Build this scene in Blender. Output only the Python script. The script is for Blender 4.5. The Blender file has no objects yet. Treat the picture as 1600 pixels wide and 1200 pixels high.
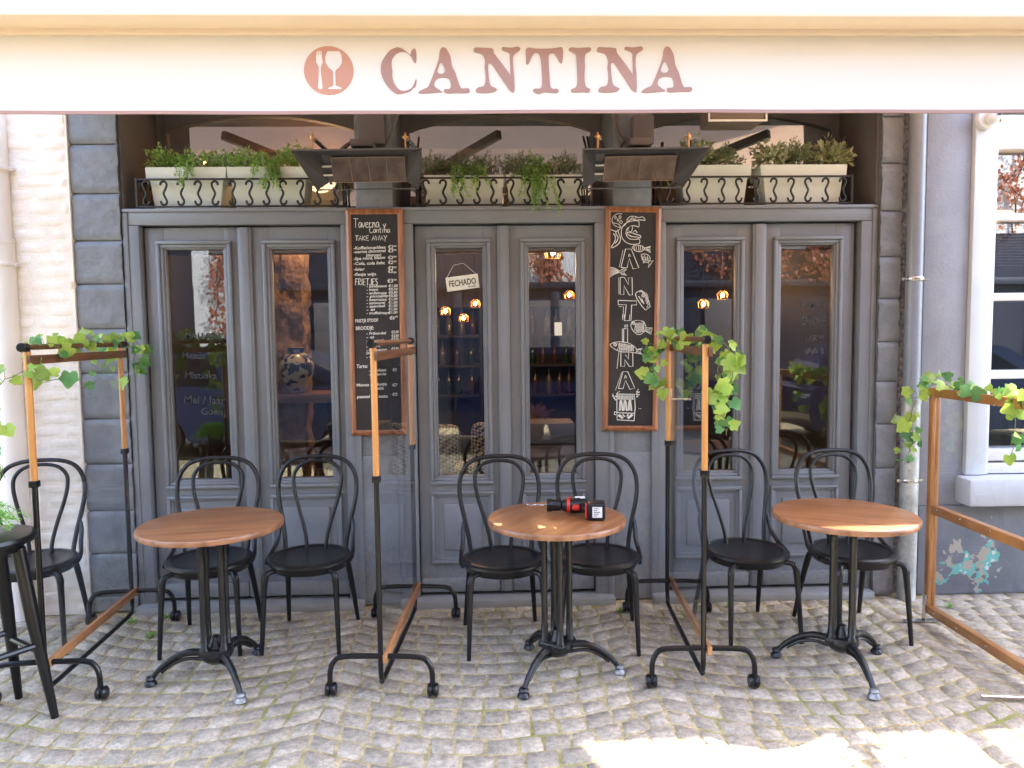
import bpy, bmesh, math, random
from math import radians as R, sin, cos, pi
from mathutils import Vector, Matrix, Euler
from mathutils.geometry import tessellate_polygon
random.seed(7)
S = bpy.context.scene
COL = S.collection

# ------------------------------------------------------------ camera, sky, sun, exposure
cam = bpy.data.cameras.new('camera'); cam.sensor_width = 36; cam.lens = 26.1; cam.clip_end = 500; cam.clip_start = .05
co = bpy.data.objects.new('camera', cam); COL.objects.link(co); S.camera = co
yaw, pit, rol = R(1.8), R(3.95), R(-.65)
f = Vector((sin(yaw)*cos(pit), cos(yaw)*cos(pit), -sin(pit))); rt = Vector((cos(yaw), -sin(yaw), 0)); up = rt.cross(f)
rr = rt*cos(rol)+up*sin(rol); uu = -rt*sin(rol)+up*cos(rol)
m = Matrix((rr, uu, -f)).transposed().to_4x4(); m.translation = (0, -4.45, 1.65); co.matrix_world = m

AZ, EL = R(30), R(48)            # sun stands to the right and slightly behind the restaurant
sd = Vector((cos(AZ)*cos(EL), sin(AZ)*cos(EL), sin(EL)))
W = bpy.data.worlds.new('World'); S.world = W; W.use_nodes = True
nt = W.node_tree; bg = nt.nodes['Background']
sky = nt.nodes.new('ShaderNodeTexSky'); sky.sky_type = 'NISHITA'; sky.sun_disc = False
sky.sun_elevation = EL; sky.sun_rotation = math.atan2(sd.x, sd.y); sky.dust_density = 2.5; sky.air_density = 1.0
nt.links.new(sky.outputs[0], bg.inputs[0]); bg.inputs[1].default_value = .15
sl = bpy.data.lights.new('sun', 'SUN'); sl.energy = 2.05; sl.angle = R(.5); sl.color = (1, .95, .86)
so = bpy.data.objects.new('sun', sl); COL.objects.link(so); so.rotation_euler = sd.to_track_quat('Z', 'Y').to_euler()
S.view_settings.view_transform = 'Standard'; S.view_settings.look = 'None'; S.view_settings.gamma = 1
S.view_settings.exposure = 3.55
try:
    S.cycles.max_bounces = 10; S.cycles.transparent_max_bounces = 24; S.cycles.diffuse_bounces = 5
    S.cycles.caustics_reflective = False; S.cycles.caustics_refractive = False
except Exception: pass

# ------------------------------------------------------------ materials
def N(nt, t, **k):
    n = nt.nodes.new(t)
    for a, b in k.items(): setattr(n, a, b)
    return n
def mat(name, col, rough=.6, metal=0, col2=None, nscale=6, lo=.35, hi=.65, bump=0, bscale=40, stretch=(1, 1, 1), coord='Object', spec=.5, isl=0, coat=0, trans=None, detail=5, grain=0, gscale=160):
    M = bpy.data.materials.new(name); M.use_nodes = True; t = M.node_tree; p = t.nodes['Principled BSDF']; L = t.links
    p.inputs['Roughness'].default_value = rough; p.inputs['Metallic'].default_value = metal
    p.inputs['Specular IOR Level'].default_value = spec; p.inputs['Coat Weight'].default_value = coat
    p.inputs['Base Color'].default_value = (*col, 1)
    tc = N(t, 'ShaderNodeTexCoord'); mp = N(t, 'ShaderNodeMapping'); mp.inputs['Scale'].default_value = stretch
    L.new(tc.outputs[coord], mp.inputs[0]); out = None
    if col2:
        n = N(t, 'ShaderNodeTexNoise'); n.inputs['Scale'].default_value = nscale; n.inputs['Detail'].default_value = detail
        L.new(mp.outputs[0], n.inputs['Vector'])
        r = N(t, 'ShaderNodeValToRGB'); r.color_ramp.elements[0].position = lo; r.color_ramp.elements[1].position = hi
        r.color_ramp.elements[0].color = (*col, 1); r.color_ramp.elements[1].color = (*col2, 1)
        L.new(n.outputs[0], r.inputs[0]); out = r.outputs[0]
        L.new(out, p.inputs['Base Color'])
    if isl:
        g = N(t, 'ShaderNodeNewGeometry'); mr = N(t, 'ShaderNodeMapRange'); mr.inputs[3].default_value = 1-isl; mr.inputs[4].default_value = 1+isl
        L.new(g.outputs['Random Per Island'], mr.inputs[0])
        h = N(t, 'ShaderNodeHueSaturation'); h.inputs['Color'].default_value = (*col, 1)
        if out: L.new(out, h.inputs['Color'])
        L.new(mr.outputs[0], h.inputs['Value']); out = h.outputs[0]; L.new(out, p.inputs['Base Color'])
    if grain:
        n = N(t, 'ShaderNodeTexNoise'); n.inputs['Scale'].default_value = gscale; n.inputs['Detail'].default_value = 4; L.new(tc.outputs['Object'], n.inputs['Vector'])
        n3 = N(t, 'ShaderNodeTexNoise'); n3.inputs['Scale'].default_value = gscale/6; n3.inputs['Detail'].default_value = 6; L.new(tc.outputs['Object'], n3.inputs['Vector'])
        ad = N(t, 'ShaderNodeMath', operation='ADD'); L.new(n.outputs[0], ad.inputs[0]); L.new(n3.outputs[0], ad.inputs[1])
        g = N(t, 'ShaderNodeMapRange'); g.inputs[1].default_value = .72; g.inputs[2].default_value = 1.28; g.inputs[3].default_value = 1-grain; g.inputs[4].default_value = 1+grain
        L.new(ad.outputs[0], g.inputs[0]); hh = N(t, 'ShaderNodeHueSaturation'); hh.inputs['Color'].default_value = (*col, 1)
        if out: L.new(out, hh.inputs['Color'])
        L.new(g.outputs[0], hh.inputs['Value']); out = hh.outputs[0]; L.new(out, p.inputs['Base Color'])
    if bump:
        n = N(t, 'ShaderNodeTexNoise'); n.inputs['Scale'].default_value = bscale; n.inputs['Detail'].default_value = 6
        L.new(mp.outputs[0], n.inputs['Vector'])
        b = N(t, 'ShaderNodeBump'); b.inputs['Strength'].default_value = bump; b.inputs['Distance'].default_value = .01
        L.new(n.outputs[0], b.inputs['Height']); L.new(b.outputs[0], p.inputs['Normal'])
    if trans:
        tr = N(t, 'ShaderNodeBsdfTranslucent'); tr.inputs[0].default_value = (*trans[1], 1)
        mx = N(t, 'ShaderNodeMixShader'); mx.inputs[0].default_value = trans[0]
        L.new(p.outputs[0], mx.inputs[1]); L.new(tr.outputs[0], mx.inputs[2]); L.new(mx.outputs[0], t.nodes['Material Output'].inputs[0])
    return M
def emit(name, col, s):
    M = bpy.data.materials.new(name); M.use_nodes = True; t = M.node_tree
    e = N(t, 'ShaderNodeEmission'); e.inputs[0].default_value = (*col, 1); e.inputs[1].default_value = s
    t.links.new(e.outputs[0], t.nodes['Material Output'].inputs[0]); return M
def glass(name, tint, refl, k):
    M = bpy.data.materials.new(name); M.use_nodes = True; t = M.node_tree; L = t.links
    tr = N(t, 'ShaderNodeBsdfTransparent'); tr.inputs[0].default_value = (*tint, 1)
    gl = N(t, 'ShaderNodeBsdfGlossy'); gl.inputs['Roughness'].default_value = 0.0; gl.inputs[0].default_value = (.86, .93, 1, 1)
    fr = N(t, 'ShaderNodeFresnel'); ge = N(t, 'ShaderNodeNewGeometry'); io = N(t, 'ShaderNodeMapRange'); io.inputs[3].default_value = 1.5; io.inputs[4].default_value = 1/1.5
    L.new(ge.outputs['Backfacing'], io.inputs[0]); L.new(io.outputs[0], fr.inputs[0])
    ma = N(t, 'ShaderNodeMath', operation='MULTIPLY_ADD'); ma.inputs[1].default_value = k; ma.inputs[2].default_value = refl; ma.use_clamp = True
    L.new(fr.outputs[0], ma.inputs[0]); mx = N(t, 'ShaderNodeMixShader'); L.new(ma.outputs[0], mx.inputs[0])
    L.new(tr.outputs[0], mx.inputs[1]); L.new(gl.outputs[0], mx.inputs[2]); L.new(mx.outputs[0], t.nodes['Material Output'].inputs[0])
    return M
M_door = mat('door_paint', (.178, .194, .22), .36, col2=(.198, .214, .242), nscale=3, grain=.025, gscale=40)
M_pier = mat('pier_paint', (.15, .162, .182), .42, col2=(.195, .208, .228), nscale=7, bump=.7, bscale=16, grain=.09, gscale=120)
M_pillar = mat('pillar_paint', (.17, .185, .21), .45, col2=(.215, .23, .255), nscale=5, bump=.5, bscale=18, grain=.12, gscale=110)
M_reveal = mat('reveal_paint', (.13, .117, .12), .6, col2=(.15, .138, .14), nscale=4)
M_white = mat('limewash', (.8, .7, .6), .85, col2=(.86, .8, .72), nscale=5, bump=.3, bscale=60, grain=.05, gscale=110)
M_blue = mat('blue_grey_render', (.25, .252, .275), .6, col2=(.3, .303, .328), nscale=3.5, bump=.22, bscale=50, grain=.05, gscale=100)
M_lframe = mat('light_window_paint', (.6, .64, .66), .45, col2=(.66, .69, .71), nscale=3, bump=.1)
M_whitep = mat('white_gloss_paint', (.8, .79, .77), .35)
M_sill = mat('sill_paint', (.55, .57, .6), .5, col2=(.62, .64, .67), nscale=4, bump=.15)
M_pipe = mat('painted_pipe', (.2, .225, .28), .3, col2=(.24, .265, .32), nscale=4, stretch=(1, 1, .3), grain=.06)
M_galv = mat('galvanised_pipe', (.3, .31, .3), .45, .4, col2=(.55, .56, .54), nscale=14, stretch=(1, 1, .5), grain=.2)
M_wpipe = mat('white_pipe', (.74, .68, .63), .5, col2=(.8, .75, .7), nscale=3)
M_black = mat('black_polymer', (.009, .009, .0105), .33, col2=(.013, .013, .015), nscale=8, spec=.4)
M_bmetal = mat('black_metal', (.005, .005, .006), .28, 0, col2=(.009, .009, .01), nscale=10, spec=.4)
M_iron = mat('black_cast_iron', (.006, .006, .007), .3, 0, col2=(.014, .014, .015), nscale=14, bump=.25, bscale=90, spec=.5)
M_worn = mat('worn_iron', (.06, .06, .06), .45, .5, col2=(.42, .42, .4), nscale=22)
M_rail = mat('wrought_iron', (.006, .006, .007), .4)
def wood(name, a, b, st, rough=.4, ns=5, coat=.2): return mat(name, a, rough, col2=b, nscale=ns, lo=.3, hi=.7, stretch=st, bump=.15, bscale=30, coat=coat, detail=8)
M_top = wood('table_veneer', (.22, .085, .03), (.44, .19, .075), (.8, 7, 7), .33, 3.5)
M_edge = wood('table_edge', (.16, .06, .025), (.4, .19, .09), (3, 3, 3), .4)
M_ply = wood('pole_wood', (.5, .2, .045), (.66, .32, .1), (8, 8, .6), .4)
M_dwood = wood('dark_rail_wood', (.1, .04, .02), (.2, .085, .035), (8, .6, 8), .5)
M_lwood = wood('low_rail_wood', (.35, .14, .05), (.52, .25, .1), (8, .6, 8), .5)
M_fwood = wood('frame_wood', (.26, .1, .028), (.52, .24, .08), (7, .8, .8), .35, 6)
M_bframe = wood('board_frame_wood', (.2, .07, .028), (.44, .18, .075), (9, 9, .8), .4)
M_board = mat('slate_board', (.012, .011, .012), .55, col2=(.028, .026, .028), nscale=4, lo=.4, hi=.7)
M_chalk = mat('chalk', (.75, .75, .73), .9)
M_grey = mat('grey_enamel', (.085, .085, .1), .4, col2=(.1, .1, .115), nscale=5)
M_box = mat('conduit_grey', (.15, .13, .125), .5)
M_mesh = mat('heater_grille', (.1, .075, .07), .4, .5, col2=(.18, .14, .13), nscale=16, stretch=(1, .2, 1))
M_brass = mat('brass_fitting', (.6, .36, .16), .3, .9)
M_white_pl = mat('white_plastic', (.78, .78, .77), .4)
M_planter = mat('pale_planter', (.64, .68, .6), .45, col2=(.7, .74, .66), nscale=4)
M_soil = mat('soil', (.04, .028, .02), .95)
def leafm(n, c, c2, isl=.35, sp=.4): return mat(n, c, .45, col2=c2, nscale=9, isl=isl, spec=sp, trans=(.3, (c2[0]*1.3, c2[1]*1.5, c2[2])))
M_leafb = leafm('trailing_leaf', (.18, .33, .08), (.38, .54, .17))
M_leafd = leafm('dark_shrub_leaf', (.15, .18, .09), (.36, .38, .24))
M_leafo = leafm('pale_olive_leaf', (.26, .29, .16), (.5, .5, .33))
M_ivy = leafm('ivy_leaf', (.2, .34, .05), (.42, .54, .12), .4)
M_ivyd = leafm('deep_ivy_leaf', (.06, .2, .06), (.16, .34, .12), .45)
M_grass = leafm('fern_leaf', (.2, .5, .06), (.35, .65, .12), .3)
M_stem = mat('stem', (.16, .2, .06), .6)
M_bark = mat('vine_stem', (.13, .07, .05), .8)
M_red = leafm('red_creeper_leaf', (.35, .09, .05), (.5, .2, .12), .4)
M_fab = mat('awning_fabric', (.46, .29, .2), .85, trans=(.35, (.55, .34, .21)), bump=.1, bscale=300)
M_val = mat('valance_fabric', (.86, .81, .71), .85, trans=(.25, (.8, .7, .55)), bump=.05, bscale=8, stretch=(1, 1, .3))
M_bar = mat('awning_bar_bounce_tint', (.82, .68, .54), .4)  # cream bar, with the warm bounce from the ground put into its colour
M_hem = mat('valance_hem', (.4, .24, .2), .8)
M_let = mat('lettering_print', (.36, .2, .16), .8, col2=(.4, .23, .185), nscale=3)
M_logo = mat('logo_print', (.52, .25, .17), .8)
M_glass = glass('door_glass', (.9, .92, .95), .025, 1.1)
M_wglass = glass('street_window_glass', (.7, .7, .72), .2, 1.2)
M_tglass = glass('transom_glass', (.6, .6, .6), .38, 1.0)
M_plexi = glass('clear_acrylic', (.97, .975, .985), .018, .6)
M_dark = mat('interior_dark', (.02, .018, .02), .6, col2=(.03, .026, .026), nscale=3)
M_itan = mat('interior_ceiling', (.3, .17, .1), .8)
M_ifloor = mat('interior_floor', (.08, .05, .035), .5)
M_istone = mat('rubble_stone', (.2, .13, .085), .9, col2=(.38, .26, .17), nscale=9, bump=1.0, bscale=30, grain=.2, gscale=90)
M_shelf = wood('shelf_wood', (.16, .08, .04), (.3, .17, .09), (1, 8, 8), .5)
M_bulb = emit('warm_bulb', (1, .5, .14), 14)
M_bulbs = emit('amber_bulb', (1, .42, .1), 7)
M_navy = mat('navy_paint', (.014, .018, .035), .5, col2=(.02, .025, .045), nscale=3)
M_pot = mat('glazed_cream', (.55, .53, .42), .2, col2=(.03, .05, .14), nscale=16, lo=.5, hi=.56)
M_crack = mat('gap_rubble', (.05, .035, .028), .95, col2=(.2, .14, .1), nscale=40, bump=1, bscale=60)
M_thr = mat('threshold_stone', (.2, .22, .25), .6, col2=(.28, .3, .33), nscale=8, bump=.4, bscale=30)
M_paper = mat('paper', (.78, .78, .7), .7)
M_ink = mat('ink', (.06, .06, .06), .7)
M_faint = mat('faint_chalk', (.05, .053, .06), .9)
M_redp = mat('red_plastic', (.6, .03, .02), .35)
M_steel = mat('steel', (.55, .55, .55), .25, 1)
M_roof = mat('flat_roof', (.1, .1, .1), .9)
M_asph = mat('rear_wall', (.5, .47, .42), .9)

def splash(M, top, amt):
    t = M.node_tree; L = t.links; p = t.nodes['Principled BSDF']; src = p.inputs['Base Color'].links[0].from_socket
    tc = N(t, 'ShaderNodeTexCoord'); sx_ = N(t, 'ShaderNodeSeparateXYZ'); L.new(tc.outputs['Object'], sx_.inputs[0])
    n = N(t, 'ShaderNodeTexNoise'); n.inputs['Scale'].default_value = 38; n.inputs['Detail'].default_value = 7; L.new(tc.outputs['Object'], n.inputs['Vector'])
    m1_ = N(t, 'ShaderNodeMapRange'); m1_.inputs[1].default_value = 0; m1_.inputs[2].default_value = top; m1_.inputs[3].default_value = .22; m1_.inputs[4].default_value = -.14; L.new(sx_.outputs['Z'], m1_.inputs[0])
    a = N(t, 'ShaderNodeMath', operation='ADD'); L.new(m1_.outputs[0], a.inputs[0]); L.new(n.outputs[0], a.inputs[1])
    g = N(t, 'ShaderNodeMapRange'); g.inputs[1].default_value = .5; g.inputs[2].default_value = .68; g.inputs[4].default_value = amt; L.new(a.outputs[0], g.inputs[0])
    mx = N(t, 'ShaderNodeMix', data_type='RGBA'); mx.inputs[7].default_value = (.3, .27, .22, 1); L.new(g.outputs[0], mx.inputs[0]); L.new(src, mx.inputs[6]); L.new(mx.outputs[2], p.inputs['Base Color'])
splash(M_door, .5, .45); splash(M_pier, .6, .5); splash(M_pillar, .6, .5); splash(M_thr, .3, .6)
# peeling paint patches on the dado
def dado_mat():
    M = mat('peeling_dado', (.15, .16, .18), .55, col2=(.2, .21, .235), nscale=5, bump=.3, bscale=30); t = M.node_tree; L = t.links
    p = t.nodes['Principled BSDF']; src = p.inputs['Base Color'].links[0].from_socket
    tc = N(t, 'ShaderNodeTexCoord'); n = N(t, 'ShaderNodeTexNoise'); n.inputs['Scale'].default_value = 13; n.inputs['Detail'].default_value = 5
    L.new(tc.outputs['Object'], n.inputs['Vector'])
    d = N(t, 'ShaderNodeVectorMath', operation='DISTANCE'); d.inputs[1].default_value = (-.24, 0, .2)
    L.new(tc.outputs['Object'], d.inputs[0])
    mr = N(t, 'ShaderNodeMapRange'); mr.inputs[1].default_value = .08; mr.inputs[2].default_value = .42; mr.inputs[3].default_value = .11; mr.inputs[4].default_value = -.2
    L.new(d.outputs['Value'], mr.inputs[0]); a = N(t, 'ShaderNodeMath', operation='ADD'); L.new(mr.outputs[0], a.inputs[0]); L.new(n.outputs[0], a.inputs[1])
    g = N(t, 'ShaderNodeMath', operation='GREATER_THAN'); g.inputs[1].default_value = .6; L.new(a.outputs[0], g.inputs[0])
    n2 = N(t, 'ShaderNodeTexNoise'); n2.inputs['Scale'].default_value = 16; L.new(tc.outputs['Object'], n2.inputs['Vector'])
    r = N(t, 'ShaderNodeValToRGB'); r.color_ramp.interpolation = 'CONSTANT'; e = r.color_ramp.elements
    e[0].color = (.45, .4, .32, 1); e[1].position = .52; e[1].color = (.16, .5, .45, 1); x = e.new(.66); x.color = (.7, .68, .62, 1)
    L.new(n2.outputs[0], r.inputs[0]); mx = N(t, 'ShaderNodeMix', data_type='RGBA')
    L.new(g.outputs[0], mx.inputs[0]); L.new(src, mx.inputs[6]); L.new(r.outputs[0], mx.inputs[7]); L.new(mx.outputs[2], p.inputs['Base Color'])
    return M
M_dado = dado_mat()

# ------------------------------------------------------------ object helpers
def setp(o, label=None, cat=None, group=None, kind=None):
    for k, v in (('label', label), ('category', cat), ('group', group), ('kind', kind)):
        if v: o[k] = v
    return o
def thing(name, label, cat, loc=(0, 0, 0), rz=0, group=None):
    o = bpy.data.objects.new(name, None); o.empty_display_size = .1; COL.objects.link(o); o.location = loc; o.rotation_euler = (0, 0, rz)
    return setp(o, label, cat, group)
def dup(root, loc, rz, label, group=None):
    r = root.copy(); COL.objects.link(r); r.location = loc; r.rotation_euler = (0, 0, rz); r['label'] = label
    if group: r['group'] = group
    for ch in list(root.children):
        c = ch.copy(); COL.objects.link(c); c.parent = r
        for g in ch.children:
            d = g.copy(); COL.objects.link(d); d.parent = c
    return r
def origin(o):
    v = Vector((0, 0, 0))
    while o: v += Vector(o.location); o = o.parent
    return v
class MB:
    def __init__(s): s.v = []; s.f = []; s.mi = []; s.cur = 0
    def add(s, vs, fs):
        b = len(s.v); s.v += [Vector(x) for x in vs]; s.f += [tuple(i+b for i in f) for f in fs]; s.mi += [s.cur]*len(fs); return s
    def xf(s, M, start=0):
        for i in range(start, len(s.v)): s.v[i] = M @ s.v[i]
        return s
    def box(s, x0, x1, y0, y1, z0, z1, ch=0):
        if ch <= 0:
            vs = [(x, y, z) for x in (x0, x1) for y in (y0, y1) for z in (z0, z1)]
            return s.add(vs, [(0, 1, 3, 2), (4, 6, 7, 5), (0, 4, 5, 1), (2, 3, 7, 6), (0, 2, 6, 4), (1, 5, 7, 3)])
        bm = bmesh.new(); bmesh.ops.create_cube(bm, size=1)
        for v in bm.verts: v.co = Vector(((x0+x1)/2+v.co.x*(x1-x0), (y0+y1)/2+v.co.y*(y1-y0), (z0+z1)/2+v.co.z*(z1-z0)))
        bmesh.ops.bevel(bm, geom=list(bm.edges), offset=min(ch, .45*min(abs(x1-x0), abs(y1-y0), abs(z1-z0))), segments=2, affect='EDGES', profile=.5)
        bm.verts.index_update(); s.add([v.co for v in bm.verts], [tuple(v.index for v in f.verts) for f in bm.faces]); bm.free(); return s
    def tube(s, pts, r, n=10, closed=False, caps=True):
        pts = [Vector(p) for p in pts]; k = len(pts); rs = r if isinstance(r, (list, tuple)) else [r]*k; vs = []; fs = []
        prev = None
        for i, p in enumerate(pts):
            if closed: t = pts[(i+1) % k]-pts[i-1]
            else: t = pts[min(i+1, k-1)]-pts[max(i-1, 0)]
            t.normalize()
            if prev is None:
                a = Vector((0, 0, 1)) if abs(t.z) < .9 else Vector((1, 0, 0)); u = t.cross(a).normalized()
            else: u = (prev-t*prev.dot(t)).normalized()
            prev = u; w = t.cross(u)
            for j in range(n): a = 2*pi*j/n; vs.append(p+(u*cos(a)+w*sin(a))*rs[i])
        for i in range(k if closed else k-1):
            for j in range(n):
                a = i*n+j; b = i*n+(j+1) % n; c = ((i+1) % k)*n+(j+1) % n; d = ((i+1) % k)*n+j; fs.append((a, b, c, d))
        if caps and not closed: fs.append(tuple(range(n-1, -1, -1))); fs.append(tuple(range((k-1)*n, k*n)))
        return s.add(vs, fs)
    def lathe(s, prof, c=(0, 0, 0), n=32):
        vs = []; fs = []; k = len(prof)
        for r, z in prof:
            for j in range(n): a = 2*pi*j/n; vs.append((c[0]+r*cos(a), c[1]+r*sin(a), c[2]+z))
        for i in range(k-1):
            for j in range(n): fs.append((i*n+j, i*n+(j+1) % n, (i+1)*n+(j+1) % n, (i+1)*n+j))
        if prof[0][0] > 1e-4: fs.append(tuple(range(n-1, -1, -1)))
        if prof[-1][0] > 1e-4: fs.append(tuple(range((k-1)*n, k*n)))
        return s.add(vs, fs)
    def prism(s, poly, y0, y1, holes=()):      # polygon given as (x, z)
        loops = [list(poly)]+[list(h) for h in holes]; flat = [p for l in loops for p in l]; n = len(flat)
        tris = tessellate_polygon([[Vector((x, z, 0)) for x, z in l] for l in loops])
        vs = [(x, y0, z) for x, z in flat]+[(x, y1, z) for x, z in flat]; fs = [tuple(t) for t in tris]+[tuple(i+n for i in reversed(t)) for t in tris]; b = 0
        for l in loops:
            for i in range(len(l)): a, c = b+i, b+(i+1) % len(l); fs.append((a, c, c+n, a+n))
            b += len(l)
        return s.add(vs, fs)
    def build(s, name, mt, parent=None, world=True, sharp=35, smooth=True):
        me = bpy.data.meshes.new(name); off = origin(parent) if (parent and world) else Vector((0, 0, 0))
        me.from_pydata([v-off for v in s.v], [], s.f)
        for q in (mt if isinstance(mt, (list, tuple)) else [mt]): me.materials.append(q)
        me.polygons.foreach_set('material_index', s.mi)
        bm = bmesh.new(); bm.from_mesh(me); bmesh.ops.recalc_face_normals(bm, faces=bm.faces); bm.to_mesh(me); bm.free()
        if smooth: me.shade_smooth(); me.set_sharp_from_angle(angle=R(sharp))
        o = bpy.data.objects.new(name, me); COL.objects.link(o)
        if parent: o.parent = parent
        return o
def crom(p, n=4, closed=False):
    p = [Vector(q) for q in p]; k = len(p); out = []
    for i in range(k if closed else k-1):
        g = (lambda j: p[j % k]) if closed else (lambda j: p[max(0, min(k-1, j))])
        a, b, c, d = g(i-1), g(i), g(i+1), g(i+2)
        for t in range(n):
            t /= n; out.append(.5*((2*b)+(c-a)*t+(2*a-5*b+4*c-d)*t*t+(3*b-a-3*c+d)*t**3))
    if not closed: out.append(p[-1])
    return out
U = random.uniform
_tc = {}
def textmesh(s):
    if s in _tc: return _tc[s]
    c = bpy.data.curves.new('t', 'FONT'); c.body = s; c.size = 1; c.offset = .02; c.resolution_u = 3
    o = bpy.data.objects.new('t', c); COL.objects.link(o); dg = bpy.context.evaluated_depsgraph_get()
    me = bpy.data.meshes.new_from_object(o.evaluated_get(dg)); r = ([v.co.copy() for v in me.vertices], [tuple(p.vertices) for p in me.polygons])
    bpy.data.objects.remove(o); bpy.data.curves.remove(c); bpy.data.meshes.remove(me); _tc[s] = r; return r
def text(mb, s, x, z, h, y, w=None, rot=0, shear=0):
    vs, fs = textmesh(s)
    if not vs: return
    X = max(v.x for v in vs); k = h/.7; kx = (w/X) if w else k
    mb.add([(x+(v.x*kx+shear*v.y*k)*cos(rot)-v.y*k*sin(rot), y, z+v.y*k*cos(rot)+v.x*kx*sin(rot)) for v in vs], fs)
def ribbon(mb, pts, w, y):      # flat chalk stroke through (x, z) points
    k = len(pts); vs = []
    for i, (x, z) in enumerate(pts):
        a = Vector(pts[min(i+1, k-1)])-Vector(pts[max(i-1, 0)])
        if a.length < 1e-9: a = Vector((1, 0))
        a.normalize(); ww = w*U(.75, 1.2)/2
        vs += [(x-a.y*ww, y, z+a.x*ww), (x+a.y*ww, y, z-a.x*ww)]
    mb.add(vs, [(2*i, 2*i+1, 2*i+3, 2*i+2) for i in range(k-1)])

# ------------------------------------------------------------ ground
def ground():
    M = mat('sandy_joint', (.36, .28, .14), .95, col2=(.62, .49, .27), nscale=14, bump=1, bscale=120, grain=.3, gscale=300); t = M.node_tree; L = t.links
    p = t.nodes['Principled BSDF']; src = p.inputs['Base Color'].links[0].from_socket
    tc = N(t, 'ShaderNodeTexCoord'); n = N(t, 'ShaderNodeTexNoise'); n.inputs['Scale'].default_value = 2.6; n.inputs['Detail'].default_value = 4
    L.new(tc.outputs['Object'], n.inputs['Vector']); r = N(t, 'ShaderNodeMapRange'); r.inputs[1].default_value = .52; r.inputs[2].default_value = .7
    L.new(n.outputs[0], r.inputs[0]); mx = N(t, 'ShaderNodeMix', data_type='RGBA'); mx.inputs[7].default_value = (.27, .26, .06, 1)
    L.new(r.outputs[0], mx.inputs[0]); L.new(src, mx.inputs[6]); L.new(mx.outputs[2], p.inputs['Base Color'])
    o = MB().add([(-60, -60, -.0055), (60, -60, -.0055), (60, 40, -.0055), (-60, 40, -.0055)], [(0, 1, 2, 3)]).build('ground', M)
    o['kind'] = 'structure'
    Ms = mat('granite_sett', (.34, .28, .21), .85, col2=(.49, .41, .315), nscale=9, lo=.35, hi=.65, bump=.8, bscale=70, isl=.14, grain=.36, gscale=230)
    rnd = random.Random(3); mb = MB(); lw = 1.5; sag = .2; ch = .116
    def yc(k, x, t): return -8.4+k*ch-sag*4*t*(1-t)
    for L_ in range(-3, 4):
        x0 = -.75+L_*lw
        if x0 > 4.2 or x0+lw < -4: continue
        for k in range(0, 90):
            xs = [0]; n = 0
            while xs[-1] < 1: xs.append(xs[-1]+rnd.uniform(.064, .1))
            xs = [x/xs[-1] for x in xs]
            wv = [rnd.uniform(-.007, .007) for _ in range(len(xs))]
            for i in range(len(xs)-1):
                ta, tb = xs[i], xs[i+1]; g = .0025; gt = g/lw
                tilt = rnd.uniform(-.006, .006)
                q = []
                for (tt, kk, j) in ((ta+gt, k, i), (tb-gt, k, i+1), (tb-gt, k+1, i+1), (ta+gt, k+1, i)):
                    q.append((x0+tt*lw+tilt*(1 if kk > k else -1)+rnd.uniform(-.0035, .0035), yc(kk, 0, tt)+(-g if kk > k else g)+wv[j]*.8+rnd.uniform(-.0035, .0035)))
                cy = sum(a[1] for a in q)/4; cx = sum(a[0] for a in q)/4
                if cy > -.03 or cy < -8.3: continue
                vis = cy > -2.1 and -3 < cx < 3.3
                G = 5 if vis else 3; dz = rnd.uniform(-.0025, .0015); tx, ty = rnd.uniform(-.02, .02), rnd.uniform(-.02, .02); vs = []
                for a in range(G):
                    for b in range(G):
                        u, v = a/(G-1), b/(G-1)
                        if G == 5: u = (0, .07, .5, .93, 1)[a]; v = (0, .07, .5, .93, 1)[b]
                        eu, ev = abs(2*u-1), abs(2*v-1)
                        uu_, vv_ = u, v
                        if eu > .99 and ev > .99: uu_ = .5+(u-.5)*.9; vv_ = .5+(v-.5)*.9
                        x = (q[0][0]*(1-uu_)+q[1][0]*uu_)*(1-vv_)+(q[3][0]*(1-uu_)+q[2][0]*uu_)*vv_
                        y = (q[0][1]*(1-uu_)+q[1][1]*uu_)*(1-vv_)+(q[3][1]*(1-uu_)+q[2][1]*uu_)*vv_
                        e = max(eu, ev); z = -.011 if e > .99 else (-.0015+rnd.uniform(-.001, .001) if e > .5 else -.0005)
                        if y > -.004: y = -.004
                        vs.append((x, y, z+dz+(x-cx)*tx+(y-cy)*ty))
                mb.add(vs, [(a*G+b, (a+1)*G+b, (a+1)*G+b+1, a*G+b+1) for a in range(G-1) for b in range(G-1)])
    o = mb.build('paving', Ms, sharp=60); o['kind'] = 'structure'
ground()

# ------------------------------------------------------------ restaurant building
B = thing('restaurant_building', 'dark grey restaurant front with three pairs of glazed doors and planter ledges', 'building')
def frame_rect(mb, x0, x1, z0, z1, w, y0, y1, ch=.004):
    mb.box(x0, x1, y0, y1, z1-w, z1, ch); mb.box(x0, x1, y0, y1, z0, z0+w, ch)
    mb.box(x0, x0+w, y0+.0005, y1, z0+w, z1-w, ch); mb.box(x1-w, x1, y0+.0005, y1, z0+w, z1-w, ch)
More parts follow.
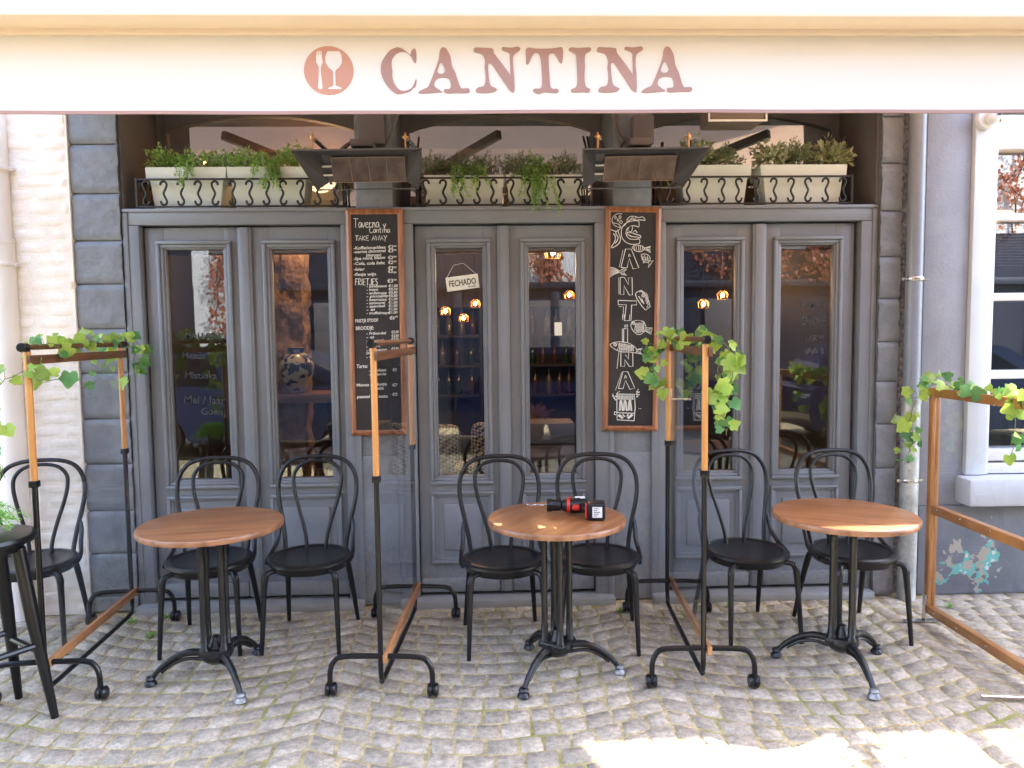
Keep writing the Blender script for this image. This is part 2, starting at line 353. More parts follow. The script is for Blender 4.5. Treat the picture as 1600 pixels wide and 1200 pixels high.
# stone piers of painted blocks
def pier(name, x0, x1, zs, y0, mt):
    mb = MB(); rnd = random.Random(5)
    for a, b in zip(zs[:-1], zs[1:]):
        nx, nz = max(3, int((x1-x0)/.022)), 12; vs = []; g = .009
        for i in range(nx+1):
            for j in range(nz+1):
                u, v = i/nx, j/nz; e = max(abs(2*u-1)*.9, abs(2*v-1))
                bul = (1-e**22)*.01+rnd.uniform(-.002, .002)*(e < .98)
                vs.append((x0+u*(x1-x0)+(rnd.uniform(-.004, .004) if i in (0, nx) else 0), y0-bul, a+g/2+v*(b-a-g)))
        mb.add(vs, [(i*(nz+1)+j, (i+1)*(nz+1)+j, (i+1)*(nz+1)+j+1, i*(nz+1)+j+1) for i in range(nx) for j in range(nz)])
    mb.box(x0+.003, x1-.003, y0+.012, .62, zs[0], zs[-1]); return mb.build(name, mt, B, sharp=50)
zl = [0, .1, .36, .62, .9, 1.17, 1.44, 1.7, 1.96, 2.21, 2.48, 2.76, 3.04, 3.35]
pier('stone_pier', -2.405, -2.123, zl, -.012, M_pier)
pier('stone_pier', 2.352, 2.476, [0, .28, .55, .8, 1.07, 1.33, 1.57, 1.83, 2.08, 2.35, 2.63, 2.9, 3.35], -.03, M_pier)
for x0, x1 in ((-.768, -.552), (.757, .985)):
    mb = MB(); mb.box(x0, x1, .012, .62, 0, 3.35, .006); mb.box(x0-.006, x1+.006, .004, .05, 0, .92, .008); mb.build('pillar', M_pillar, B)
bays = [((-2.121, -.768), (-2.03, -.86), (-2.02, -1.472, -1.393, -.862), ((-1.949, -1.513), (-1.33, -.901))),
        ((-.552, .757), (-.437, .645), (-.43, .06, .132, .64), ((-.361, .021), (.197, .585))),
        ((.985, 2.352), (1.07, 2.255), (1.08, 1.606, 1.688, 2.235), ((1.139, 1.555), (1.735, 2.16)))]
for bi, (fr, op, lv, mo) in enumerate(bays):
    F = MB(); top = 2.394
    F.box(fr[0], op[0], 0, .13, .04, 2.298, .003); F.box(op[1], fr[1], 0, .13, .04, 2.298, .003)
    F.box(fr[0], fr[1], 0, .13, 2.3, top, .003); F.box(fr[0]+.001, fr[1]-.001, -.012, .13, top-.02, top-.0005, .003)
    F.box(fr[0]+.0005, fr[0]+.032, -.008, .05, .04, top-.022, .004)
    F.box(fr[1]-.032, fr[1]-.0005, -.008, .05, .04, top-.022, .004)
    F.box(op[0]-.01, op[0]+.03, .098, .13, .04, 2.298); F.box(op[1]-.03, op[1]+.01, .098, .13, .04, 2.298); F.box(op[0], op[1], .098, .13, 2.24, 2.299); F.box(op[0], op[1], .098, .13, .04, .09); F.box(lv[1]-.02, lv[2]+.02, .101, .13, .09, 2.24)
    F.build('door_frame', M_door, B)
    T = MB(); T.box(fr[0]+.004, fr[1]-.004, -.075, .16, -.01, .042, .008); T.build('threshold', M_thr, B)
    W_ = MB(); W_.box(lv[1], lv[2], .028, .1, .062, 2.288, .006); W_.box(lv[1]+.012, lv[2]-.012, .02, .06, .062, 2.288, .004); W_.build('meeting_post', M_door, B)
    for li, (a, b) in enumerate(((lv[0], lv[1]), (lv[2], lv[3]))):
        ox0, ox1 = mo[li]; gx0, gx1 = ox0+.048, ox1-.046
        D = MB()
        D.box(a, gx0-.004, .05, .095, .06, 2.29, .002); D.box(gx1+.004, b, .05, .095, .06, 2.29, .002)
        D.box(gx0-.004, gx1+.004, .0502, .095, 2.176, 2.29); D.box(gx0-.004, gx1+.004, .0502, .095, .06, .782)
        D.box(a+.002, b-.002, .026, .06, .062, .15, .01)
        leaf = D.build('door_leaf', M_door, B)
        Mo = MB(); frame_rect(Mo, ox0, ox1, .731, 2.213, .022, .022, .055, .007); frame_rect(Mo, ox0+.02, ox1-.02, .752, 2.192, .02, .034, .06, .006); frame_rect(Mo, ox0+.036, ox1-.034, .768, 2.178, .016, .046, .08, .004)
        Mo.build('glazing_moulding', M_door, leaf)
        Pn = MB(); frame_rect(Pn, ox0, ox1, .24, .688, .02, .026, .055, .006); frame_rect(Pn, ox0+.018, ox1-.018, .258, .67, .016, .038, .06, .005)
        Pn.box(ox0+.075, ox1-.075, .036, .06, .32, .61, .01); Pn.build('lower_panel', M_door, leaf)
        MB().box(gx0-.003, gx1+.003, .076, .082, .783, 2.175).build('glass_pane', M_glass, leaf)
        if bi == 2 and li == 0:
            h = MB(); h.box(1.09, 1.118, .035, .05, 1.07, 1.3, .004); h.tube(crom([(1.104, .035, 1.24), (1.104, -.01, 1.24), (1.125, -.02, 1.24), (1.22, -.02, 1.238)]), .009)
            h.build('handle', M_steel, leaf)
        if bi == 0 and li == 0:
            for s_, x_, z_, hh in (('MALLORCA', -1.82, 1.64, .035), ('Mezcla', -1.84, 1.52, .035), ('Mistioka', -1.83, 1.4, .04), ('Mel / Jaar', -1.84, 1.25, .045), ('Goen', -1.74, 1.18, .04)): tx = MB(); text(tx, s_, x_, z_, hh, .074, rot=-.04); tx.build('window_lettering', M_faint, leaf)
        if bi == 2 and li == 1:
            for s_, x_, z_, hh in (('EL MATE', 1.93, 1.78, .045), ('SHOPE', 1.93, 1.68, .05), ('VASON', 1.95, 1.58, .035), ('#1', 1.95, 1.5, .04)): tx = MB(); text(tx, s_, x_, z_, hh, .074, w=.15 if hh > .04 else .12); tx.build('window_lettering', M_faint, leaf)
# ledge, reveals, transom windows
mb = MB(); mb.box(-2.12, 2.35, .135, .62, 2.33, 2.404); mb.build('planter_ledge', M_reveal, B)
mb = MB()
for a, b in ((-2.122, -2.112), (2.34, 2.353)): mb.box(a, b, .006, .5, 2.4, 3.35)
mb.box(-2.112, 2.34, -.03, .62, 3.151, 3.19)
mb.build('reveal_lining', M_reveal, B)
for a, b in ((-2.112, -.768), (-.552, .757), (.985, 2.34)):
    t = MB(); w = .055; L0 = 2.43 if False else 2.404
    t.box(a, a+w, .49, .56, L0, 3.15); t.box(b-w, b, .49, .56, L0, 3.15); t.box(a+w, b-w, .49, .56, L0, L0+.05)
    n = 14; arc = [(a+w+(b-a-2*w)*i/n, 2.965+.1*(1-(2*i/n-1)**2)) for i in range(n+1)]
    t.prism([(a+w, 3.15)]+arc+[(b-w, 3.15)], .492, .555)
    tw = t.build('transom_window', M_reveal, B)
    MB().box(a+w-.003, b-w+.003, .52, .526, L0+.047, 3.12).build('glass_pane', M_tglass, tw)
mb = MB(); mb.box(-2.41, 2.49, .0, .62, 3.36, 11.2); mb.box(-2.41, 2.49, .62, 6, 3.3, 3.36); mb.box(-2.41, 2.49, 5.8, 6, 0, 3.3)
mb.build('upper_wall', M_pier, B)
mb = MB(); mb.box(-2.5, 2.52, -.15, 6.1, 11.205, 11.3); mb.build('roof', M_roof, B)
# interior shell of the same building
mb = MB(); mb.box(-2.4, 2.45, .63, 5.8, .0, .03); mb.build('interior_floor', M_ifloor, B)
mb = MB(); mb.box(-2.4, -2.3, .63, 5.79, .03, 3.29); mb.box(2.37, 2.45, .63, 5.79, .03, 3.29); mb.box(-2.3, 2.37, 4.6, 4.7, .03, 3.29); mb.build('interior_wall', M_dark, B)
mb = MB(); mb.box(-2.3, 2.37, .63, 4.6, 3.2, 3.28)
mb.build('interior_ceiling', M_itan, B)
mb = MB()
for y in (.9, 1.9, 2.9): mb.box(-2.3, 2.37, y, y+.14, 2.95, 3.19)
mb.box(-2.3, 2.37, .63, .75, 2.2, 2.404, .01)
mb.build('ceiling_beam', M_shelf, B)
from mathutils import noise
mb = MB(); nz, nr = 90, 40; vs = []
for j in range(nz+1):
    z = .03+j*2.92/nz
    for i in range(nr):
        a = 2*pi*i/nr; d = Vector((cos(a), sin(a), 0)); rr_ = .14/max(abs(d.x), abs(d.y))**.8; q = Vector((d.x, d.y, z*4.2))
        w = noise.voronoi(q*1.7)[0]; rr_ *= 1+.16*noise.noise(q*1.3)-.16*max(0, .28-(w[1]-w[0]))*3+.05*noise.noise(q*9)
        vs.append((-1.465+d.x*rr_, 1.1+d.y*rr_, z))
mb.add(vs, [(j*nr+i, j*nr+(i+1) % nr, (j+1)*nr+(i+1) % nr, (j+1)*nr+i) for j in range(nz) for i in range(nr)])
mb.build('rubble_column', M_istone, B)

# junction boxes and cables on the two pillars
def jbox(x0, x1, z0, z1, cables, label):
    t = thing('junction_box', label, 'junction box', ((x0+x1)/2, 0, z0), group='junction boxes above the heaters')
    MB().box(x0, x1, -.06, .011, z0, z1, .01).build('case', M_box, t)
    c = MB()
    for p in cables: c.tube(crom(p), .008, 8)
    c.build('cable', M_box, t)
jbox(-.735, -.58, 2.745, 2.93, [[(-.575, -.02, 2.76), (-.54, -.03, 2.82), (-.5, -.02, 2.95), (-.48, .0, 3.07)], [(-.73, -.03, 2.765), (-.76, -.06, 2.76), (-.8, -.12, 2.72), (-.83, -.2, 2.66)], [(-.72, -.03, 2.76), (-.74, -.08, 2.73), (-.77, -.16, 2.65)]], 'grey junction box on the left pillar above the menu board')
jbox(.86, .985, 2.74, 2.91, [[(.86, -.02, 2.78), (.8, -.02, 2.8), (.77, -.01, 2.9), (.74, 0, 3.07)], [(.86, -.02, 2.76), (.79, -.03, 2.77), (.75, -.01, 2.92), (.71, 0, 3.07)], [(.8, -.01, 2.68), (.78, -.01, 2.85), (.76, 0, 3.07)]], 'grey junction box on the right pillar above the drawing board')

# ------------------------------------------------------------ neighbours
Lb = thing('white_building', 'whitewashed rough brick building left of the grey pier', 'building', (-4, 0, 0))
mb = MB(); rnd = random.Random(11); z = 0
while z < 3.3:
    h = rnd.uniform(.062, .078); x = -4.3-rnd.uniform(0, .2)
    while x < -2.41:
        w = rnd.uniform(.17, .25); x2 = min(x+w, -2.398); G = 4; vs = []
        if x2-x < .03: break
        pr = rnd.uniform(0, .007)
        for i in range(G+1):
            for j in range(G+1):
                u, v = i/G, j/G; e = max(abs(2*u-1), abs(2*v-1))
                vs.append((x+.003+u*(x2-x-.006), -.036+(.004 if e > .99 else -.003-pr*.5+rnd.uniform(-.0012, .0012)), z+.003+v*(h-.006)))
        mb.add(vs, [(i*(G+1)+j, (i+1)*(G+1)+j, (i+1)*(G+1)+j+1, i*(G+1)+j+1) for i in range(G) for j in range(G)]); x = x2
    z += h
mb.box(-4.5, -2.395, -.035, .001, 0, 3.3); mb.build('brick_facing', M_white, Lb, sharp=40)
mb = MB(); mb.box(-9, -2.408, .001, 5.9, 0, 3.35); mb.box(-9, -4.5, -.006, .001, 0, 3.35); mb.box(-12, -2.415, .0, 5.9, 3.352, 10.4); mb.build('wall', M_white, Lb)
def downpipe(name, label, x, y, segs, clamps, loc):
    t = thing(name, label, 'drainpipe', loc)
    for nm, z0, z1, r, mt in segs: MB().lathe([(r, z0), (r, z1-.03), (r+.004, z1-.028), (r+.004, z1), (r*.9, z1+.001)], (x, y, 0), 20).build(nm, mt, t)
    for z0 in clamps:
        c = MB(); c.lathe([(segs[0][3]+.005, z0), (segs[0][3]+.007, z0+.004), (segs[0][3]+.007, z0+.02), (segs[0][3]+.005, z0+.024)], (x, y, 0), 20)
        c.box(x+.03, x+.085, y-.006, .004, z0+.004, z0+.02); c.box(x-.075, x-.03, y-.006, y+.01, z0+.004, z0+.02); c.build('clamp', M_steel if nm != 'pipe_run' else M_wpipe, t)
downpipe('drainpipe', 'whitish drainpipe on the white brick wall at the left', -2.775, -.07, [('lower_pipe', .0, 2.22, .068, M_wpipe), ('pipe_run', 2.2, 3.3, .058, M_wpipe)], [2.06, 2.6], (-2.775, -.07, 0))
downpipe('drainpipe', 'grey drainpipe with bare galvanised foot right of the doors', 2.535, -.085, [('pipe_run', 1.2, 3.3, .047, M_pipe), ('galvanised_foot', 0, 1.23, .053, M_galv)], [1.93, .72], (2.535, -.085, 0))

Rb = thing('blue_grey_building', 'blue grey rendered house with white sash window and peeling lower wall', 'building', (3.2, 0, 0))
mb = MB()
mb.box(2.632, 2.905, -.02, .5, .56, 3.39, .006); mb.box(3.98, 9, -.02, .5, .0, 3.39); mb.box(2.905, 3.98, .0, .5, 3.02, 3.39)
mb.box(2.5, 9, .5, 5, 0, 3.39)
mb.build('wall', M_blue, Rb)
mb = MB(); mb.box(2.632, 3.98, -.034, .3, 0, .558, .008); mb.build('dado', M_dado, Rb)
mb = MB(); rnd = random.Random(2); vs = []
for j in range(70):
    z = j*.048
    for x in (2.588, 2.633): vs.append((x+rnd.uniform(-.004, .004)*(x < 2.6), .004+rnd.uniform(-.012, .006), z))
mb.add(vs, [(2*j, 2*j+1, 2*j+3, 2*j+2) for j in range(69)]); mb.box(2.478, 2.634, .02, .5, 0, 3.3); mb.build('crumbling_joint', M_crack, Rb, sharp=20)
wf = MB(); wf.box(2.907, 3.03, -.05, .1, .75, 3.02, .005); wf.box(3.86, 3.979, -.05, .1, .75, 3.02, .005)
win = wf.build('window', M_lframe, Rb)
s = MB(); s.box(3.032, 3.06, -.03, .08, .75, 3.015, .004); s.box(3.83, 3.858, -.03, .08, .75, 3.015, .004)
s.box(3.06, 3.83, -.03, .08, 2.71, 2.85, .01); s.box(3.06, 3.83, -.015, .08, 2.95, 3.015, .01)
for z0, z1 in ((2.29, 2.335), (1.81, 1.857), (1.335, 1.385), (.83, .9)): s.box(3.06, 3.83, -.02, .05, z0, z1, .005)
s.box(3.06, 3.83, -.025, .07, .752, .815, .006); s.box(3.43, 3.46, -.018, .045, .9, 2.71, .004)
s.build('sash', M_whitep, win)
MB().box(3.06, 3.83, .052, .058, .76, 2.96).build('glass_pane', M_wglass, win)
mb = MB(); mb.box(2.865, 4.02, -.16, .1, .573, .745, .025); mb.build('sill', M_sill, win)
mb = MB(); 
for i in range(14): mb.box(3.2, 3.8, .14, .152, 2.27-i*.018, 2.272-i*.018)
mb.build('blind', M_whitep, win)
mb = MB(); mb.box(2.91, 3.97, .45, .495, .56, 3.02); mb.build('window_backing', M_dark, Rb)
mb = MB(); mb.box(2.5, 9.1, -.03, 5.1, 3.395, 3.42); mb.build('roof', M_roof, Rb)  # out of view; height set to shape the sun patch on the cobbles
Tb = thing('street_shade_block', 'unseen tall block added to shade the street, far right', 'building', (12, 2, 0))
mb = MB(); pl_ = [(5.75, .0), (24, 0), (24, 8), (19.8, 8)]  # added wedge plan: shades the street but lets the sun strip through
mb.add([(x, y, z) for z in (3.43, 14.5) for x, y in pl_], [(0, 1, 2, 3), (7, 6, 5, 4), (0, 1, 5, 4), (1, 2, 6, 5), (2, 3, 7, 6), (3, 0, 4, 7)]); mb.build('wall', M_blue, Tb)
MB().box(9.15, 24, .002, .8, 0, 3.199).build('ground_floor', M_lframe, Tb)
lm = thing('hanging_lamp', 'orange lamp shade glowing behind the white sash window', 'lamp', (3.28, .25, 2.33))
MB().lathe([(.002, .06), (.06, .055), (.09, .02), (.095, .0)], (3.28, .25, 2.33), 20).build('lamp_shade', emit('orange_shade', (1, .35, .05), 2.2), lm)
MB().tube([(3.28, .25, 2.39), (3.28, .25, 3.02)], .004).build('cord', M_black, lm)

sc = thing('security_camera', 'white round security camera on the light window frame', 'camera', (2.955, -.05, 2.88))
MB().lathe([(.06, 0), (.062, .012), (.055, .03), (.04, .034)], (0, 0, 0), 28).xf(Matrix.Translation((2.955, -.051, 2.875)) @ Matrix.Rotation(R(90), 4, 'X')).build('mount', M_white_pl, sc)
MB().lathe([(.0, .062), (.02, .058), (.036, .042), (.042, .02), (.038, 0)], (0, 0, 0), 24).xf(Matrix.Translation((2.962, -.082, 2.875)) @ Matrix.Rotation(R(80), 4, 'X') @ Matrix.Rotation(R(12), 4, 'Y')).build('camera_head', M_white_pl, sc)
MB().lathe([(.012, 0), (.012, .004), (.003, .006)], (0, 0, 0), 14).xf(Matrix.Translation((2.978, -.147, 2.885)) @ Matrix.Rotation(R(80), 4, 'X')).build('lens', M_black, sc)

# opposite side of the street (what the glass reflects)
O = thing('opposite_building', 'white house with navy shop front across the street seen in the glass', 'building', (0, -8.4, 0))
mb = MB(); mb.box(-12, 12, -9, -8.4, 2.5, 6.0); mb.box(-5.05, -4.4, -9, -8.402, 0, 2.5); mb.build('wall', mat('sunlit_plaster', (.78, .76, .72), .9, col2=(.84, .82, .8), nscale=2), O)
mb = MB(); mb.box(-12, -5.06, -9, -8.38, 0, 3.3); mb.box(-4.39, 12, -9, -8.38, 0, 2.5); mb.box(-4.39, .7, -8.395, -8.38, 2.5, 3.3); mb.box(1.9, 12, -8.395, -8.38, 2.5, 3.3); mb.box(-4.1, 12, -8.379, -8.3, 2.4, 2.52, .01)
for i in range(9): mb.box(-4+i*1.7, -3.85+i*1.7, -8.379, -8.33, .02, 2.39, .01)
mb.build('shop_front', M_navy, O)
for i in range(7):
    x = -7+i*2.3; w = MB(); frame_rect(w, x, x+1, 3.3, 4.9, .07, -8.44, -8.36); w.box(x+.47, x+.53, -8.43, -8.37, 3.37, 4.83); w.box(x+.07, x+.93, -8.43, -8.385, 3.38, 4.82)
    w.build('window', M_grey, O)
for i in range(4):
    x = -3+i*3.4; w = MB(); w.box(x, x+1.2, -8.378, -8.34, .7, 2.2, .01); w.build('shop_window', M_box, O)
mb = MB(); mb.box(-12.1, 12.1, -9.2, -8.25, 6.0, 6.12); mb.build('roof', M_roof, O)
def creeper(label, cx, z0, z1, sp, n, seed, group='creepers on the opposite wall'):
    rnd = random.Random(seed); t = thing('climbing_creeper', label, 'climber', (cx, -8.37, z0), group=group); st = MB(); lf = MB()
    for i in range(n):
        x, z = cx+rnd.uniform(-sp*.4, sp*.4), z0; a = rnd.uniform(-.5, .5); p = [(x, -8.37, z)]
        while z < z1 and len(p) < 60:
            a = max(-1.3, min(1.3, a+rnd.uniform(-.5, .5))); x += sin(a)*.16-(x-cx)*.06*(3.6/max(sp, .5))*.5; z += cos(a)*.14; p.append((x, -8.37+rnd.uniform(-.0, .05), z))
            for _ in range(9):
                c = Vector((x+rnd.uniform(-.16, .16), -8.33+rnd.uniform(0, .06), z+rnd.uniform(-.14, .14))); s_ = rnd.uniform(.025, .05)
                d1 = Vector((rnd.uniform(-1, 1), rnd.uniform(-.3, .3), rnd.uniform(-1, 1))).normalized()*s_; d2 = d1.cross(Vector((0, 1, 0))).normalized()*s_*.7
                lf.add([c-d1, c+d2, c+d1, c-d2], [(0, 1, 2, 3)])
        st.tube(p, [.011*(1-k/len(p))+.004 for k in range(len(p))], 5)
    st.build('stem', M_bark, t); lf.build('leaves', M_red, t, smooth=False)
creeper('red leaved creeper on the white wall strip left of the navy shop front', -4.62, 0, 5.5, .3, 4, 1)
creeper('bare reddish creeper at the far right end of the opposite wall', 9.6, 3.3, 6, 2.5, 7, 7)
creeper('bare reddish creeper spreading over the white wall at the right end', 5.6, 2.5, 6, 3.6, 30, 2)
creeper('thin reddish creeper above the middle of the navy shop front', 1.2, 2.5, 5.8, .8, 6, 4)

# ------------------------------------------------------------ cars parked across the street
M_car = mat('car_paint', (.015, .03, .09), .2, coat=1); M_cargl = mat('car_glass', (.01, .012, .015), .05); M_tyre = mat('tyre', (.012, .012, .012), .8)
def car(label, cx, cy):
    t = thing('parked_car', label, 'car', (0, 0, 0), group='cars parked across the street')
    lo = [(-2.1, .28), (-2.16, .5), (-2.12, .82), (-1.9, .92), (-1.1, .98), (1.35, .98), (2.02, .86), (2.14, .6), (2.12, .28), (1.72, .26), (1.62, .48), (1.4, .6), (1.18, .6), (.96, .48), (.86, .26), (-.86, .26), (-.96, .48), (-1.18, .6), (-1.4, .6), (-1.62, .48), (-1.72, .26)]
    hi = [(-1.95, .93), (-1.5, 1.36), (-1.1, 1.45), (.25, 1.45), (.6, 1.38), (1.3, .98)]
    m_ = MB(); m_.prism(lo, -.86, .86); m_.prism([(x, z) for x, z in hi], -.74, .74); m_.build('body', M_car, t, world=False)
    for s_ in (-1, 1):
        g = MB(); g.prism([(-1.7, .99), (-1.38, 1.33), (-.5, 1.37), (-.5, .99)], s_*.745, s_*.75); g.prism([(-.42, .99), (-.42, 1.37), (.3, 1.37), (.95, .99)], s_*.745, s_*.75); g.build('side_window', M_cargl, t, world=False)
        for x in (-1.29, 1.29):
            w = MB(); w.lathe([(.2, -.1), (.31, -.1), (.33, -.06), (.33, .06), (.31, .1), (.2, .1)], n=28); w.xf(Matrix.Translation((x, s_*.76, .33)) @ Matrix.Rotation(R(90), 4, 'X')); W2 = w.build('wheel', M_tyre, t, world=False)
            q_ = MB(); q_.lathe([(0, -.07), (.2, -.09), (.2, .09), (0, .07)], n=20); q_.xf(Matrix.Translation((x, s_*.76, .33)) @ Matrix.Rotation(R(90), 4, 'X')); q_.build('rim', M_steel, W2, world=False)
        h_ = MB(); h_.box(2.0, 2.13, s_*.6-.14, s_*.6+.14, .62, .74, .03); h_.build('headlight', M_white_pl, t, world=False)
    t.location = (cx, cy, 0); return t
c0_ = car('dark blue parked car reflected in the left door glass', -3.1, -6.1)
for x, y, lb in ((1.7, -6.2, 'dark blue parked car reflected in the middle door glass'), (6.5, -6.15, 'dark blue parked car reflected in the right door glass')):
    dup(c0_, (x, y, 0), 0, lb)
# ------------------------------------------------------------ awning
A = thing('awning', 'white fabric awning with printed valance reading CANTINA', 'awning', (0, -2, 2.38))
ax0, ax1 = -2.42, 2.85
nx, ny = 40, 6; vs = []
for i in range(nx+1):
    for j in range(ny+1):
        x = ax0+(ax1-ax0)*i/nx; v = j/ny; vs.append((x, -2.0+v*1.98, 2.72+v*.5-.02*sin(pi*v)))
MB().add(vs, [(i*(ny+1)+j, (i+1)*(ny+1)+j, (i+1)*(ny+1)+j+1, i*(ny+1)+j+1) for i in range(nx) for j in range(ny)]).build('fabric_roof', M_fab, A)
def vwave(x): return .0006*sin(x*5)+.0003*sin(x*13+1)
nx = 150; vs = []
for i in range(nx+1):
    x = ax0+(ax1-ax0)*i/nx
    for z in (2.66, 2.55, 2.45, 2.362+.0012*sin(x*3)+.0006*sin(x*11)): vs.append((x, -2.0+vwave(x)*(2.66-z)/.28, z))
MB().add(vs, [(i*4+j, (i+1)*4+j, (i+1)*4+j+1, i*4+j+1) for i in range(nx) for j in range(3)]).build('valance', M_val, A)
vs = []
for i in range(nx+1):
    x = ax0+(ax1-ax0)*i/nx; zb = 2.362+.0012*sin(x*3)+.0006*sin(x*11); y = -2.0+vwave(x)
    for dy in (-.003, .003):
        for dz in (-.006, .004): vs.append((x, y+dy, zb+dz))
MB().add(vs, [(i*4+a, (i+1)*4+a, (i+1)*4+b, i*4+b) for i in range(nx) for a, b in ((0, 1), (1, 3), (3, 2), (2, 0))]).build('hem', M_hem, A)
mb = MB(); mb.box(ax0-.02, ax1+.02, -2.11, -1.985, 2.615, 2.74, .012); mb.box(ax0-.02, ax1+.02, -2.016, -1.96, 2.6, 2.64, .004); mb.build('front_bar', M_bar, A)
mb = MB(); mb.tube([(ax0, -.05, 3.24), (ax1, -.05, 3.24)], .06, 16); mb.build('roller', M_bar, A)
for x in (-1.9, 2.1, .1):
    mb = MB(); s_ = 1 if x < 0 else -1
    p1, p2, p3 = Vector((x, -.06, 3.1)), Vector((x+s_*.75, -1.0, 2.92)), Vector((x+s_*.1, -1.97, 2.68))
    for a, b in ((p1, p2), (p2, p3)):
        d = (b-a).normalized(); n_ = d.cross(Vector((0, 0, 1))).normalized()*.022; u_ = n_.cross(d).normalized()*.03
        mb.add([a-n_-u_, a+n_-u_, a+n_+u_, a-n_+u_, b-n_-u_, b+n_-u_, b+n_+u_, b-n_+u_], [(0, 1, 2, 3), (4, 5, 6, 7), (0, 1, 5, 4), (1, 2, 6, 5), (2, 3, 7, 6), (3, 0, 4, 7)])
    mb.build('folding_arm', M_box, A)
C_ = [(940,190),(928,188),(905,145),(880,118),(850,106),(815,108),(780,130),(755,170),(752,215),(757,250),(755,290),(765,340),(790,385),(820,408),(850,411),(885,400),(908,380),(925,350),(936,320),(943,330),(940,360),(930,382),(915,390),(890,415),(850,428),(800,437),(770,425),(730,390),(695,340),(672,285),(668,240),(675,190),(700,145),(740,95),(775,78),(800,70),(835,80),(870,105),(897,125),(905,105),(918,85),(932,80),(942,95),(945,140)]
A_ = [(1153,70),(1175,78),(1195,110),(1210,150),(1220,215),(1245,270),(1270,350),(1285,385),(1300,393),(1335,390),(1352,398),(1355,412),(1340,427),(1300,428),(1250,427),(1190,432),(1160,425),(1152,408),(1165,398),(1195,396),(1207,380),(1205,340),(1190,315),(1160,308),(1120,310),(1095,322),(1080,350),(1082,375),(1105,395),(1140,420),(1110,424),(1050,430),(970,434),(955,425),(965,412),(1000,395),(1030,380),(1050,340),(1075,280),(1105,200),(1120,150),(1125,105),(1138,78)]
AH = [(1138,190),(1155,215),(1167,250),(1155,272),(1130,278),(1108,268),(1108,245),(1122,205)]
N_ = [(805,80),(820,68),(870,70),(920,72),(955,80),(960,110),(1000,165),(1045,225),(1080,275),(1086,298),(1086,220),(1083,150),(1083,120),(1060,100),(1025,88),(1022,72),(1035,65),(1090,70),(1140,62),(1160,66),(1166,82),(1150,97),(1125,115),(1110,140),(1108,200),(1115,300),(1118,380),(1112,420),(1095,415),(1070,390),(1030,330),(990,270),(950,210),(930,190),(915,200),(914,250),(920,320),(930,365),(955,380),(980,395),(970,408),(940,420),(870,424),(820,418),(816,400),(835,382),(875,372),(890,340),(892,280),(886,225),(890,180),(880,140),(862,118),(820,108),(805,98)]
T_ = [(245,95),(255,78),(275,72),(330,80),(400,80),(470,76),(520,68),(535,80),(538,120),(532,180),(522,195),(510,185),(490,150),(468,118),(440,118),(425,135),(423,180),(428,260),(432,340),(440,385),(465,397),(490,395),(500,410),(495,425),(450,427),(390,420),(345,435),(305,418),(302,402),(320,394),(355,393),(368,375),(372,320),(368,230),(360,150),(345,118),(318,112),(295,135),(268,195),(255,202),(247,190),(248,150)]
I_ = [(585,80),(600,70),(660,74),(720,70),(752,72),(758,88),(740,105),(715,118),(706,160),(708,230),(704,300),(710,365),(722,385),(745,395),(748,412),(735,424),(690,420),(640,422),(605,422),(598,405),(612,395),(635,385),(648,350),(648,280),(644,200),(640,140),(630,120),(600,102),(583,92)]
def lp(pts, ox, oy=60, dx=0, dy=0):
    out = []
    for x, y in pts:
        X = ox+(x+dx)/5; Y = oy+(y+dy)/5; out.append((-.575+(X-475)*.0020578, 2.567-(Y-72)*.00199))
    return [(p.x, p.y) for p in crom([(a, b, 0) for a, b in out], 3, True)]
lt = MB(); y0, y1 = -2.0022, -1.9978
lt.prism(lp(C_, 460), y0, y1); lt.prism(lp(A_, 460), y0, y1, [lp(AH, 460)]); lt.prism(lp(N_, 770, dx=-963, dy=3), y0, y1)
lt.prism(lp(T_, 770), y0, y1); lt.prism(lp(I_, 770), y0, y1); lt.prism(lp(N_, 770), y0, y1); lt.prism(lp(A_, 770, dx=202, dy=-8), y0, y1, [lp(AH, 770, dx=202, dy=-8)])
lt.build('lettering', M_let, A, sharp=80)
lg = MB(); c0 = (-.4965, 2.491)
lg.prism([(c0[0]+.0785*cos(2*pi*i/60), c0[1]+.0755*sin(2*pi*i/60)) for i in range(60)], y0, y1); logo = lg.build('logo_disc', M_logo, A)
FK = [(172,150),(172,190),(185,210),(190,230),(188,300),(180,380),(185,397),(212,397),(216,380),(208,300),(205,230),(212,210),(222,190),(218,150),(214,100),(207,100),(207,130),(203,130),(202,100),(195,100),(195,130),(190,130),(189,100),(182,100),(181,130),(177,130),(176,100)]
WG = [(262,102),(350,102),(368,130),(370,190),(350,225),(320,250),(316,260),(316,370),(345,380),(365,392),(355,397),(265,397),(255,390),(275,380),(300,372),(300,260),(290,248),(262,225),(243,190),(243,140)]
def raw(pts): return [(-.575+(460+x/5-475)*.0020578, 2.567-(60+y/5-72)*.00199) for x, y in pts]
q = MB(); q.prism(raw(FK), y0-.0008, y1+.0008); q.prism(raw(WG), y0-.0008, y1+.0008); q.build('fork_and_glass', M_val, logo)

